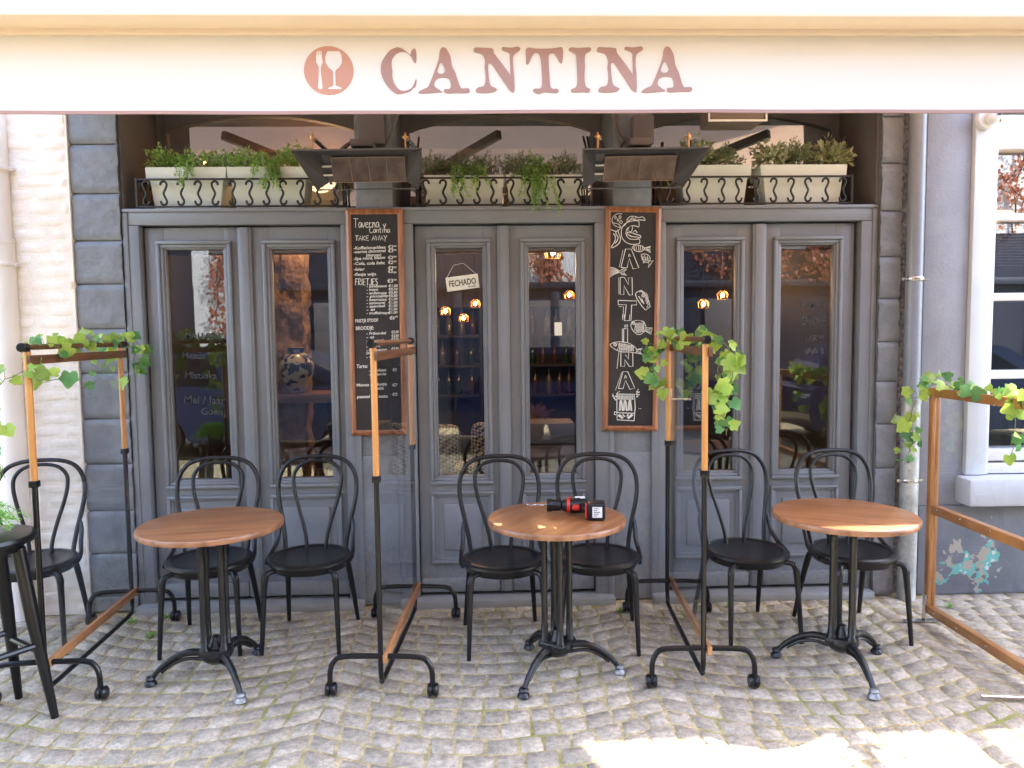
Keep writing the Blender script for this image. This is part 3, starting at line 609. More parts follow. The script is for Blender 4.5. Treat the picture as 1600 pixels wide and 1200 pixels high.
bl = thing('awning_box', 'flat box with white rim under the awning above the right doors', 'lamp', (1.36, -.3, 2.77))  # closed tan box on a hanger, with a white front rim
MB().box(1.21, 1.51, -.4, -.2, 2.776, 2.87, .01).build('case', mat('rimmed_case', (.17, .13, .105), .5), bl)
mb = MB(); mb.box(1.2, 1.52, -.408, -.4, 2.772, 2.782); mb.box(1.2, 1.208, -.408, -.4, 2.782, 2.88); mb.box(1.512, 1.52, -.408, -.4, 2.782, 2.88); mb.build('rim', M_white_pl, bl)
MB().box(1.35, 1.37, -.31, -.29, 2.87, 3.1).build('hanger', M_box, bl)

# ------------------------------------------------------------ heaters
def heater(name, label, cx, sh):
    t = thing(name, label, 'heater', (cx, -.3, 2.47), group='terrace heaters under the awning')
    tl, tr_, bl_, br = Vector((cx-.335, -.5, 2.605)), Vector((cx+.335, -.5, 2.612)), Vector((cx-.285, -.15, 2.468)), Vector((cx+.285, -.15, 2.475))
    rim = [tl, tr_, br, bl_]; inner = [Vector((cx-.235, -.26, 2.638)), Vector((cx+.235, -.26, 2.642)), Vector((cx+.215, -.16, 2.512)), Vector((cx-.215, -.16, 2.508))]
    n = Vector((0, .13, .1)).normalized(); ctr = sum(inner, Vector((0, 0, 0)))/4; dp = 0; h = MB(); th = n*.004
    def slab(q, d):
        h.add(q+[p+d for p in q], [(0, 1, 2, 3), (7, 6, 5, 4), (0, 1, 5, 4), (1, 2, 6, 5), (2, 3, 7, 6), (3, 0, 4, 7)])
    slab([tl, tr_, inner[1], inner[0]], Vector((0, 0, .004))); slab([tl, bl_, inner[3], inner[0]], Vector((-.004, 0, 0))); slab([tr_, br, inner[2], inner[1]], Vector((.004, 0, 0)))
    slab(inner, n*.07)
    for a, b in ((0, 1), (1, 2), (2, 3), (3, 0)): h.tube([rim[a], rim[b]], .0045, 6)
    h.build('hood', M_grey, t, sharp=20)
    e = MB(); c2 = ctr-n*.014+Vector((.02, 0, 0)); ux = Vector((.2, 0, .002)); uy = Vector((0, .045, -.058))
    e.add([c2-ux-uy, c2+ux-uy, c2+ux+uy, c2-ux+uy, c2-ux-uy+n*.01, c2+ux-uy+n*.01, c2+ux+uy+n*.01, c2-ux+uy+n*.01], [(0, 1, 2, 3), (4, 5, 6, 7), (0, 1, 5, 4), (1, 2, 6, 5), (2, 3, 7, 6), (3, 0, 4, 7)])
    gr = e.build('emitter_grille', M_mesh, t); M_gb = bpy.data.materials.get('grille_bar') or mat('grille_bar', (.3, .22, .19), .5)
    d = MB()
    for i in range(5): o_ = c2-n*.004+ux*(-1+.5*i); d.tube([o_-uy, o_+uy], .0022, 6)
    for k in (-1, 1): d.tube([c2-n*.004+uy*k-ux, c2-n*.004+uy*k+ux], .003, 6)
    d.build('grille_bar', M_gb, gr)
    d = MB()
    for k in (-.35, .35): d.tube([c2-n*.01-ux*1.27+uy*k, c2-n*.01-ux*1.02+uy*k], .006, 8)
    d.build('igniter', M_white_pl, t)
    d = MB(); d.box(cx-.06, cx+.06, -.36, .01, 2.66, 2.7, .006); d.build('wall_bracket', M_box, t)
    for k in (-.245, .245):
        d = MB(); p = Vector((cx+k, -.42, 2.63)); d.tube([p, p+Vector((0, 0, .055))], .005); d.lathe([(.011, .05), (.011, .066), (.006, .07), (.006, .08), (.002, .086)], p, 10); d.tube([p+Vector((-.018, 0, .06)), p+Vector((.018, 0, .06))], .005)
        d.build('brass_tap', M_brass, t)
        d = MB(); d.tube([p+Vector((.01, 0, .05)), p+Vector((.05, .12, .02))], .011); d.build('strut', M_steel, t)
    MB().tube(crom([(cx-.1, -.3, 2.66), (cx-.06, -.2, 2.72), (cx-.02, -.05, 2.73), (cx+.02, 0, 2.75)]), .006).build('hose', M_black, t)
    return t
heater('terrace_heater', 'hooded grey heater hanging in front of the left pillar', -.669, 0)
heater('terrace_heater', 'hooded grey heater hanging in front of the right pillar', .845, 0)

# ------------------------------------------------------------ foliage helpers
def leaflet(mb, c, d, nrm, L, w):
    d = d.normalized(); s_ = d.cross(nrm)
    if s_.length < 1e-4: s_ = d.cross(Vector((1, 0, .3)))
    s_.normalize(); up_ = s_.cross(d).normalized()
    mb.add([c, c+d*L*.5+s_*w/2+up_*L*.06, c+d*L, c+d*L*.5-s_*w/2+up_*L*.06], [(0, 1, 2), (0, 2, 3)])
def rdir(rnd, zmin=-.3):
    while 1:
        v = Vector((rnd.gauss(0, 1), rnd.gauss(0, 1), rnd.gauss(0, 1)))
        if v.length > .1:
            v.normalize()
            if v.z > zmin: return v
def bush(mb, st, c, r, n, L, w, rnd, flat=1):
    if flat: n = int(n*1.5); L *= 1.2; w *= 1.2; r = (r[0]*1.1, r[1], r[2]*1.25)
    for _ in range(n):
        d = rdir(rnd); q = rnd.random()**.4; k = .75+.35*sin(d.x*7+c[0]*31)*cos(d.z*6)
        p = Vector(c)+Vector((d.x*r[0], d.y*r[1], d.z*r[2]))*q*k; leaflet(mb, p, (d+rdir(rnd, -1)*.8), rdir(rnd, -1), L*rnd.uniform(.6, 1.2), w*rnd.uniform(.7, 1.2))
    for _ in range(10):
        d = rdir(rnd, .1); st.tube([Vector(c)-Vector((0, 0, r[2]*.5)), Vector(c)+Vector((d.x*r[0], d.y*r[1], d.z*r[2]))*.8], .0015, 4)
def strand(mb, st, p0, ln, rnd, L, w, out=.0):
    p = Vector(p0); pts = [p.copy()]; v = Vector((rnd.uniform(-.3, .3), -.6, .5))
    k = int(ln/.015)
    for i in range(k):
        v += Vector((rnd.uniform(-.18, .18), rnd.uniform(-.1, .1)-.0, -.28)); v.z = max(v.z, -1); v.y *= .8; v.x *= .9; p = p+v.normalized()*.015; p.y = min(p.y, -.035 if p.z < 2.56 else p.y); pts.append(p.copy())
        for _ in range(4): leaflet(mb, p, rdir(rnd, -1)+Vector((0, -.3, -.2)), rdir(rnd, -1), L*rnd.uniform(.9, 1.6), w*1.3)
    st.tube(pts, .0012, 4)
# planters
def planter(label, x0, x1, ztop, y0, kinds, seed, trail, tap=.04):
    rnd = random.Random(seed); t = thing('planter_box', label, 'planter', ((x0+x1)/2, y0+.09, 2.404), group='planter boxes on the ledge')
    def ring(z, i, d=0): return [(x0+i+d, y0+i*.4+d, z), (x1-i-d, y0+i*.4+d, z), (x1-i-d, y0+.19-i*.4-d, z), (x0+i+d, y0+.19-i*.4-d, z)]
    mb = MB(); R_ = [ring(2.405, tap), ring(ztop-.075, tap*.35+.006), ring(ztop-.075, .001), ring(ztop-.004, -.003), ring(ztop, 0), ring(ztop, 0, .009), ring(ztop-.03, .004, .009)]
    vs = [p for r in R_ for p in r]; mb.add(vs, [(k*4+i, k*4+(i+1) % 4, (k+1)*4+(i+1) % 4, (k+1)*4+i) for k in range(len(R_)-1) for i in range(4)]+[(3, 2, 1, 0)])
    mb.build('box', M_planter, t, sharp=30)
    MB().add(ring(ztop-.025, 0, .006), [(0, 1, 2, 3)]).build('soil', M_soil, t)
    st = MB(); y = y0+.095
    for mk, items in kinds:
        mb = MB()
        for (x, r, n, L, w) in items: bush(mb, st, (x, y, ztop+r*.45), (r*1.15, .085, r), n, L, w, rnd)
        if mk is M_leafb or mk is M_leafd and False:
            for tx, ln, m_ in trail:
                for i in range(m_+4): strand(mb, st, (tx+rnd.uniform(-.045, .045), y0+rnd.uniform(-.0, .05), ztop+rnd.uniform(0, .05)), ln*rnd.uniform(.45, 1), rnd, .014, .006)
        mb.build('foliage', mk, t, smooth=False)
    st.build('stem', M_stem, t)
planter('pale planter at the far left of the ledge with green trailing plant', -2.0, -1.537, 2.645, .06, [(M_leafb, [(-1.93, .09, 420, .02, .009), (-1.8, .075, 320, .02, .009), (-1.66, .075, 320, .018, .008), (-1.57, .07, 300, .018, .008)])], 1, [(-1.77, .2, 9)])
planter('pale planter left of the left heater with green trailing plant', -1.526, -1.05, 2.645, .06, [(M_leafb, [(-1.46, .09, 420, .02, .009), (-1.34, .07, 300, .018, .008), (-1.2, .09, 400, .018, .008), (-1.1, .1, 400, .02, .008)])], 2, [(-1.33, .16, 6), (-1.26, .22, 9)])
planter('pale planter just right of the left heater with grey green tufts', -.37, .105, 2.6, .1, [(M_leafd, [(-.31, .1, 900, .02, .004), (-.18, .09, 700, .02, .004), (-.02, .1, 900, .02, .004)]), (M_leafb, [(-.1, .07, 260, .018, .007)])], 3, [(-.15, .25, 8), (-.04, .2, 6)], .006)
planter('pale planter left of the right heater with long trailing strands', .125, .58, 2.6, .1, [(M_leafd, [(.18, .1, 900, .02, .004), (.5, .1, 800, .02, .004)]), (M_leafb, [(.3, .1, 500, .018, .008)]), (M_leafo, [(.42, .07, 60, .035, .018)])], 4, [(.27, .27, 10), (.33, .33, 10), (.23, .18, 5)], .006)
planter('pale planter right of the right heater with olive shrub and box plant', 1.16, 1.6, 2.645, .06, [(M_leafo, [(1.3, .12, 260, .04, .02)]), (M_leafd, [(1.47, .09, 800, .016, .008)])], 5, [])
planter('pale planter at the far right of the ledge with leafy olive shrubs', 1.66, 2.185, 2.645, .06, [(M_leafo, [(1.75, .1, 200, .038, .018), (2.14, .11, 240, .04, .02)]), (M_leafd, [(1.93, .11, 1100, .016, .008)])], 6, [])
# railings
def railing(label, x0, x1, skip=None):
    t = thing('ledge_railing', label, 'railing', ((x0+x1)/2, .03, 2.404), group='wrought iron railings on the ledge')
    mb = MB()
    for z in (2.409, 2.567): mb.box(x0, x1, .018, .028, z-.005, z+.005); [mb.box(x-.004, x+.004, .028, .32, z-.005, z+.005) for x in (x0+.004, x1-.004)]
    for x in (x0, x1): mb.box(x-.006, x+.006, .014, .028, 2.404, 2.575)
    mb.build('rail', M_rail, t)
    def scroll(c, ax, y, fl=1):
        P_ = [(-.018*fl, .045), (-.014*fl, .06), (.001, .067), (.015*fl, .06), (.018*fl, .043), (.009*fl, .02), (.0, -.002), (.007*fl, -.024), (.017*fl, -.046), (.013*fl, -.062), (-.001, -.069), (-.014*fl, -.061), (-.018*fl, -.046)]
        return [((c+px) if ax else c, y if ax else y+px, 2.488+pz) for px, pz in P_]
    n = max(3, int(round((x1-x0-.05)/.0985))); s_ = MB()
    for i in range(n): s_.tube(crom(scroll(x0+.055+(x1-x0-.11)*i/(n-1), True, .023, -1 if i % 4 == 0 else 1), 3), .0068, 8)
    for x in (x0+.004, x1-.004):
        for y in (.11, .21): s_.tube(crom(scroll(x, False, y), 2), .0055, 7)
    s_.build('scroll', M_rail, t)
railing('black scroll railing in front of the left pair of planters', -2.04, -.84)
railing('black scroll railing in front of the middle pair of planters', -.41, .6)
railing('black scroll railing in front of the right pair of planters', 1.04, 2.2)

# ------------------------------------------------------------ boards
def board(label, cx, ztop, w, h, rot):
    t = thing('chalkboard', label, 'chalkboard', (cx, -.005, ztop-h/2), group='tall chalkboards on the pillars'); t.rotation_euler = (0, rot, 0)
    f_ = MB(); y0 = -.03; hw, hh, b = w/2, h/2, .032
    for pts in (((-hw, hh), (hw, hh), (hw-b, hh-b), (-hw+b, hh-b)), ((-hw, -hh), (hw, -hh), (hw-b, -hh+b), (-hw+b, -hh+b)), ((-hw, hh), (-hw+b, hh-b), (-hw+b, -hh+b), (-hw, -hh)), ((hw, hh), (hw-b, hh-b), (hw-b, -hh+b), (hw, -hh))):
        n = 4; a = [(x, y0, z) for x, z in pts]; c_ = [(x*.985, y0-.0, z*.996) for x, z in pts]
        mid = Vector(((pts[0][0]+pts[1][0]+pts[2][0]+pts[3][0])/4, y0-.012, (pts[0][1]+pts[1][1]+pts[2][1]+pts[3][1])/4))
        o1, o2, i2, i1 = [Vector((x, y0, z)) for x, z in pts] if True else None
        if abs(pts[0][1]-pts[1][1]) > .5 and False: pass
        # outer edge o, crest, inner edge
        O_ = [Vector((x, 0, z)) for x, z in (pts[0], pts[1])] if abs(pts[0][1]-pts[1][1]) < 1e-6 else [Vector((pts[0][0], 0, pts[0][1])), Vector((pts[3][0], 0, pts[3][1]))]
        I_2 = [Vector((pts[3][0], 0, pts[3][1])), Vector((pts[2][0], 0, pts[2][1]))] if abs(pts[0][1]-pts[1][1]) < 1e-6 else [Vector((pts[1][0], 0, pts[1][1])), Vector((pts[2][0], 0, pts[2][1]))]
        rings = []
        for k, y in ((0, .004), (0, -.014), (.12, -.02), (.55, -.026), (.8, -.016), (1, -.014), (1, .004)): rings.append([O_[e]*(1-k)+I_2[e]*k+Vector((0, y, 0)) for e in (0, 1)])
        f_.add([p for r in rings for p in r], [(2*i, 2*i+1, 2*i+3, 2*i+2) for i in range(6)])
    f_.build('frame', M_bframe, t, world=False, sharp=25)
    MB().box(-hw+b-.002, hw-b+.002, -.01, .002, -hh+b-.002, hh-b+.002).build('slate', M_board, t, world=False)
    return t
W_b, H_b = .335, 1.337
b1 = board('tall chalkboard with handwritten Taverna y Cantina take away menu', -.658, 2.384, W_b, H_b, 0)
b2 = board('tall chalkboard with CANTINA in outlined capitals among chalk fish', .861, 2.386, W_b, H_b, R(.9))
ch_ = MB(); rnd = random.Random(21)
def sect(nm):
    global ch_
    ch_.build(nm, M_chalk, b1, world=False, smooth=False); ch_ = MB()
def m1(px, py): l = 537+10*(py-325)/357; return (-W_b/2+(px-l)*W_b/91, H_b/2-(py-325)*H_b/357)
def line(s_, px, py, hpx, px1=None, rot=.02, sh=.15):
    x, z = m1(px, py); w = None if px1 is None else (px1-px)*W_b/91
    text(ch_, s_, x, z, hpx*.00374, -.0125, w=w, rot=rot+rnd.uniform(-.015, .02), shear=sh)
GL = {'T': [[(0, 1), (.7, .97)], [(.33, .98), (.3, 0)]], 'a': [[(.42, .5), (.2, .58), (.04, .3), (.14, .03), (.34, .1), (.43, .5), (.46, .02)]], 'v': [[(0, .55), (.2, .02), (.42, .57)]], 'e': [[(.05, .28), (.4, .36), (.3, .56), (.1, .48), (.06, .15), (.25, .0), (.43, .1)]], 'r': [[(.05, .55), (.08, 0)], [(.07, .35), (.2, .55), (.36, .5)]], 'n': [[(.05, .55), (.07, 0)], [(.07, .35), (.25, .57), (.38, .4), (.4, .0)]], 'y': [[(0, .55), (.2, .1)], [(.42, .58), (.12, -.35)]], 'C': [[(.6, .85), (.35, 1), (.05, .6), (.12, .12), (.4, 0), (.65, .15)]], 't': [[(.2, .9), (.2, .1), (.35, 0)], [(.0, .58), (.42, .6)]], 'i': [[(.15, .55), (.16, 0)], [(.15, .78), (.17, .8)]],
'A': [[(0, 0), (.3, 1), (.58, 0)], [(.1, .38), (.5, .38)]], 'K': [[(.05, 1), (.05, 0)], [(.55, .95), (.08, .45), (.58, 0)]], 'E': [[(.55, .98), (.06, .97), (.05, .02), (.56, 0)], [(.06, .5), (.45, .52)]], 'W': [[(0, 1), (.2, 0), (.4, .7), (.6, 0), (.8, 1)]], 'Y': [[(0, 1), (.3, .5)], [(.62, 1), (.3, .45), (.22, -.25)]], 'F': [[(.08, 1), (.05, 0)], [(.05, 1), (.6, .98)], [(.06, .55), (.45, .55)]], 'R': [[(.06, 0), (.06, 1), (.45, .92), (.45, .6), (.08, .48), (.55, 0)]], 'I': [[(.18, 1.05), (.17, 0)]], 'J': [[(.5, 1), (.5, .2), (.25, -.05), (.02, .15)]], 'S': [[(.52, .88), (.25, 1), (.06, .75), (.5, .3), (.3, .0), (.02, .12)]]}
def hand(s_, px, py, hpx, px1, w=.0042):
    x = 0; tot = sum(.95 if c == 'W' else .42 if c in 'iI' else .5 if c.islower() or c == ' ' else .72 for c in s_)
    k = (px1-px)/tot
    for c in s_:
        for st_ in GL.get(c, []):
            q = [m1(px+(x+a+rnd.uniform(-.015, .015))*k, py-(b+rnd.uniform(-.02, .02))*hpx) for a, b in st_]
            if len(q) > 2 and c not in 'WAEKF': q = [(p.x, p.y) for p in crom([(a, b, 0) for a, b in q], 3)]
            ribbon(ch_, q, w, -.0125)
        x += .95 if c == 'W' else .42 if c in 'iI' else .5 if c.islower() or c == ' ' else .72
hand('Taverna', 550, 354, 14, 591); hand('y', 597, 354, 10, 602); hand('Cantina', 575, 362, 9, 608, .0036); hand('TAKE AWAY', 553, 374, 7.5, 604, .0034)
if 0: line('Taverna', 550, 353, 11, 590, sh=.0); line('y', 597, 354, 9, 602); line('Cantina', 575, 361, 7.5, 608, .0); line('TAKE AWAY', 553, 374, 6.5, 603, 0, 0)
sect('chalk_heading')
E_ = '\u20ac'
for s_, a, y, b_, pr in (('-Koffie/soup/thee', 550, 388, 601, '2'), ('-warme chocomel', 550, 394, 601, '3'), ('(slagroom)', 570, 399, 594, None), ('-Spa rood, blauw', 550, 404.5, 601, '2'), ('-Cola, cola light', 550, 412, 600, '2'), ('-bier', 550, 421, 568, '3'), ('-flesje wijn', 550, 429, 586, '5')):
    line(s_, a, y, 4.6, b_)
    if pr: line(E_+pr, 605, y-(1 if pr != '5' else 4), 5.2, 613, .03); line('00', 613.5, y-3.5, 2.6, 618.5, .03)
sect('chalk_drinks_list')
hand('FRIETJES', 553, 443.5, 10, 590, .0042); line(E_+'3', 604, 440, 5.5, 613); line('00', 614, 437, 2.6, 619)
for k, s_ in enumerate(('- pindasaus', '- mayo', '- andalouse', '- piccalilly', '- bearnaise', '- samourai', '- speciaal', '- ei', '- truffelmayo')):
    y = 447.5+k*5.25; line(s_, 571, y, 4, 571+len(s_)*2.75+2); line(E_+('1,00', '0,50', '0,80', '0,80', '1,00', '1,00', '1,00', '1,00', '1,00')[k], 606, y-.5, 4, 620.5)
sect('chalk_fries_list')
line('FRIETJE STOOF', 553, 502, 5, 590, .01, 0); line(E_+'6', 608, 498, 5.2, 616); line('00', 616.5, 495, 2.6, 621)
line('BROODJE:', 554, 514, 5.5, 583, .01, 0)
for s_, y, b_ in (('- Frikandel', 521.5, 602), ('- ei', 527.5, 583), ('- ei + spek', 532.5, 600), ('- kalkoen', 538, 596), ('(overheerl.)', 541.5, 593), ('- Curryworst', 548, 604), ('(ook als menu)', 552, 606), ('- vega', 559, 590)):
    line(s_, 571, y, 4, b_)
    if s_[0] == '-': line(E_+'3,00', 611, y-1.5, 4.2, 622.5, .03)
sect('chalk_sandwich_list')
line('Tarte:', 555, 574, 5.6, 573); line('-Ham/kaas', 575, 580.5, 4.2, 603); line('-kip/kerrie', 575, 586.5, 4.2, 603); line(E_+'5', 613, 580, 4.5, 620)
sect('chalk_tart_list')
line('Menus kroketje', 555, 603.5, 4.6, 604); line('Cuba', 583, 609, 4.6, 599); line(E_+'7', 613, 604, 4.5, 621); line('pastel de nata', 556, 622, 4.8, 606); line(E_+'2', 613, 619, 4.5, 621)
sect('chalk_snack_list')
# drawing board: strokes given in (crop a: scale 6.67 from 940,320) or (crop b: scale 6.32 from 940,490)
ck = MB()
def m2(px, py): l = 948-6*(py-322)/353; return (-W_b/2+(px-l)*W_b/88, H_b/2-(py-322)*H_b/353)
def st2(pts, cr='a', w=.0042, sm=0, closed=False):
    s_, oy = (6.67, 320) if cr == 'a' else (6.32, 490)
    q = [m2(940+x/s_, oy+y/s_) for x, y in pts]
    if closed: q.append(q[0])
    if sm: q = [(p.x, p.y) for p in crom([(a, b, 0) for a, b in q], sm)]
    ribbon(ck, q, w, -.0125)
def ell(cx, cy, rx, ry, cr='a', w=.0035, n=20, a0=0, a1=360): st2([(cx+rx*cos(R(a0+(a1-a0)*i/n)), cy+ry*sin(R(a0+(a1-a0)*i/n))) for i in range(n+1)], cr, w)
# C, A, N, T
st2([(403,220),(400,160),(330,160),(270,180),(232,220),(218,270),(225,330),(260,375),(310,398),(360,400),(408,388),(405,345),(360,350),(310,345),(275,315),(268,275),(280,240),(310,215),(350,208),(403,222)], 'a', .0045, 3)
st2([(213,640),(262,450),(322,450),(402,645),(340,655),(300,545),(278,645),(213,640)], 'a', .0045); st2([(300,500),(290,528),(314,525),(300,500)], 'a', .004)
st2([(195,640),(236,460)], 'a', .003)
st2([(205,745),(205,925),(243,925),(245,830),(300,928),(333,928),(330,748),(293,748),(293,822),(250,745),(205,745)], 'a', .0045); st2([(190,745),(192,920)], 'a', .003)
st2([(183,985),(378,990),(376,1032),(325,1032),(318,1195),(250,1195),(268,1030),(185,1030),(183,985)], 'a', .0045); st2([(190,1050),(240,1050),(232,1190)], 'a', .003)
ell(200,155,78,70,'a',.0035,24,0,290); ell(158,125,8,14); ell(205,122,10,16); ell(183,152,7,12); ell(215,172,14,14,'a')
st2([(125,180),(160,185),(200,200),(205,240),(165,270),(135,260),(110,250)], 'a', .004, 3); st2([(135,290),(155,320),(150,370),(112,435),(150,425),(195,390),(210,340),(195,300),(180,250)], 'a', .005, 3); st2([(160,260),(165,300),(185,330),(170,370),(150,395)], 'a', .005, 3)
st2([(275,150),(310,115),(360,112),(400,125),(440,115),(468,150),(420,148),(370,150),(330,140),(285,165)], 'a', .0045, 3); st2([(320,140),(335,120),(350,142),(375,122)], 'a', .004)
st2([(285,260),(300,220),(335,212),(325,268),(300,265)], 'a', .004, 2); st2([(280,275),(320,280),(380,300),(415,310),(420,332),(380,325),(330,320),(290,300),(280,275)], 'a', .005, 3); st2([(345,275),(365,255),(385,285)], 'a', .005, 2)
def fish(cr, pts, tail, hat, w=.004):
    st2(pts, cr, w, 3, True); st2(tail, cr, w)
    for h in hat: st2(h, cr, .0034)
fish('a', [(330,435),(360,412),(420,412),(460,440),(430,475),(370,470)], [(460,440),(525,420),(515,450),(525,485),(460,450)], [[(370,420),(380,465)],[(395,415),(405,470)],[(415,415),(425,470)],[(440,425),(445,465)],[(350,425),(360,460)],[(480,440),(518,430)],[(480,450),(518,470)],[(475,445),(520,455)]])
fish('a', [(425,505),(470,500),(510,520),(520,570),(480,590),(440,560)], [(510,575),(555,565),(500,640),(505,590)], [[(440,515),(450,600),(470,560)],[(460,510),(480,580)],[(490,515),(500,580)],[(440,530),(510,550)],[(445,550),(515,570)],[(510,620),(545,575)]])
for k in range(7): st2([(95, 640+k*17), (150, 650+k*10), (200, 680+k*2)], 'a', .0036, 2)
st2([(200,680),(240,655),(272,660),(240,690),(275,725),(225,715),(200,690)], 'a', .0045); st2([(215,690),(262,665)], 'a', .003); st2([(215,695),(262,718)], 'a', .003)
st2([(365,920),(375,900),(425,878),(455,900),(505,990),(520,1050),(470,1085),(430,1040),(380,965),(365,920)], 'a', .0048); st2([(410,900),(430,890),(470,950),(500,1030),(480,1060)], 'a', .0035, 2)
for k in range(4): ell(462,965,10+k*9,22+k*14,'a',.0028,14,200,420)
st2([(400,940),(440,1010),(430,960),(455,1020)], 'a', .005)
# lower crop
st2([(215,0),(220,55)], 'b', .003); st2([(235,0),(235,60),(285,60),(290,0)], 'b', .0045)
st2([(240,105),(270,102),(266,122),(236,122),(240,105)], 'b', .004); st2([(228,140),(226,280),(266,280),(268,138),(228,140)], 'b', .0045); st2([(214,140),(214,270)], 'b', .003)
fish('b', [(300,110),(310,75),(350,58),(400,60),(440,90),(450,140),(420,180),(380,198),(340,180),(310,140)], [(445,130),(515,130),(500,195),(440,160)], [[(330,70),(345,110),(330,170)],[(440,80),(420,62),(370,56)]]+[[(350+k*13, 75+abs(k-3)*4), (352+k*13, 185-abs(k-2)*6)] for k in range(7)]+[[(345, 85+k*15), (435, 88+k*13)] for k in range(7)]+[[(455,145),(508,140)],[(455,155),(505,165)],[(450,160),(503,185)]])
ell(328,85,10,12,'b',.005)
fish('b', [(90,300),(130,278),(200,270),(280,285),(335,320),(360,350),(345,380),(280,372),(210,372),(150,350),(110,325)], [(350,350),(415,335),(390,365),(415,395),(345,380)], [[(160,280),(180,310),(165,350)]]+[[(185+k*17, 276+k*4), (190+k*17, 366)] for k in range(9)]+[[(180, 290+k*14), (330, 312+k*11)] for k in range(5)]+[[(360,355),(405,345)],[(360,365),(405,385)]])
ell(142,300,12,12,'b',.006)
st2([(200,375),(198,515),(236,517),(238,450),(285,517),(320,517),(318,375)], 'b', .0045); st2([(245,400),(275,445),(277,380)], 'b', .004); st2([(180,370),(160,540)], 'b', .003)
st2([(173,738),(220,568),(268,570),(338,735),(290,748),(245,655),(220,740),(173,738)], 'b', .0045); st2([(245,605),(234,635),(258,632),(245,605)], 'b', .0045); st2([(210,572),(145,755)], 'b', .003)
st2([(160,795),(335,798),(342,930),(330,1065),(160,1055),(157,930),(160,795)], 'b', .0055, 0); st2([(130,975),(200,985),(332,990)], 'b', .006); st2([(135,975),(130,1000),(150,1005)], 'b', .005)
for k in range(10): st2([(170+k*16, 805), (172+k*16, 845+(k*37) % 30)], 'b', .0032)
for k in range(5): st2([(168, 812+k*9), (328, 814+k*9)], 'b', .0026)
for x in (200, 243, 290): st2([(x-18,965),(x-14,890),(x-4,855),(x+8,880),(x+18,965)], 'b', .006, 2); st2([(x, 870), (x-6, 960)], 'b', .006); st2([(x+6, 880), (x+10, 962)], 'b', .005)
for a in ([(170,1010),(215,1045)],[(180,1000),(225,1035)],[(215,1000),(240,1025)],[(320,1005),(270,1045)],[(310,1000),(262,1035)],[(275,1000),(255,1020)]): st2(a, 'b', .0065)
for sx, pts in ((1, [(150,860),(115,790)]), (1, [(360,825),(372,740)])): st2(pts, 'b', .003)
for x, y in ((110,812),(122,832),(135,848),(140,815)): st2([(x,y),(x+16,y+6)], 'b', .007)
for x, y in ((358,770),(378,775),(355,795),(378,800),(362,820)): st2([(x-6,y+6),(x+8,y-4)], 'b', .007)
st2([(152,795),(170,775),(190,770)], 'b', .004); st2([(375,940),(405,942)], 'b', .002)
ck.build('chalk_drawing', M_chalk, b2, world=False, smooth=False)

# ------------------------------------------------------------ closed sign
cs = thing('closed_sign', 'small tilted FECHADO sign hanging in the left middle door', 'sign', (-.15, .07, 1.955)); cs.rotation_euler = (0, R(-7), 0)
MB().box(-.098, .098, -.003, 0, -.042, .042).build('card', M_paper, cs, world=False)
mb = MB(); text(mb, 'FECHADO', -.083, -.016, .036, -.0042, w=.165); text(mb, 'closed', .03, -.033, .01, -.0042, w=.045); mb.build('lettering', M_ink, cs, world=False, smooth=False)
mb = MB(); mb.tube([(-.09, -.001, .04), (-.04, -.001, .11), (.02, -.001, .115), (.09, -.001, .04)], .0012, 5); mb.build('string', M_paper, cs, world=False)
st_ = MB().box(.405, .45, .068, .0745, 1.63, 1.71).build('sticker', M_paper); setp(st_, 'small pale sticker on the right middle door glass', 'sticker')

# ------------------------------------------------------------ interior things
def vase(label, x, y, z, s_=1):
    t = MB().lathe([(.055*s_, 0), (.075*s_, .03*s_), (.115*s_, .13*s_), (.122*s_, .19*s_), (.1*s_, .25*s_), (.06*s_, .28*s_), (.058*s_, .31*s_), (.068*s_, .32*s_), (.05*s_, .315*s_)], (x, y, z), 32).build('vase', M_pot); setp(t, label, 'vase', 'patterned vases on the inside shelf')
vase('round cream and blue vase in the middle of the inside shelf', -1.37, .9, 1.243)
vase('round cream and blue vase half hidden at the left end of the inside shelf', -1.66, .95, 1.243)
sh = thing('wall_shelf', 'thick wooden shelf behind the second door leaf carrying vases', 'shelf', (-1.4, .95, 1.17))
MB().box(-1.75, -.95, .76, 1.1, 1.175, 1.24, .006).build('board', M_shelf, sh)
mb = MB(); mb.box(-1.2, -1.15, .8, 1.1, 1.0, 1.174); mb.box(-1.7, -1.65, .8, 1.1, 1.0, 1.174); mb.box(-1.2, -1.15, 1.05, 1.1, .03, 1.0); mb.box(-1.7, -1.65, 1.05, 1.1, .03, 1.0); mb.build('leg', M_dark, sh)
mo_ = thing('monitor', 'dark flat screen on the wall behind the second door leaf', 'screen', (-1.23, 1.3, 1.75))
MB().box(-1.4, -1.05, 1.3, 1.33, 1.66, 1.88, .006).build('case', M_black, mo_)
MB().box(-1.38, -1.07, 1.297, 1.3, 1.68, 1.86).build('screen', mat('screen_glass', (.01, .012, .025), .1), mo_)
MB().box(-1.24, -1.22, 1.33, 4.6, 1.7, 1.74).build('arm', M_dark, mo_)
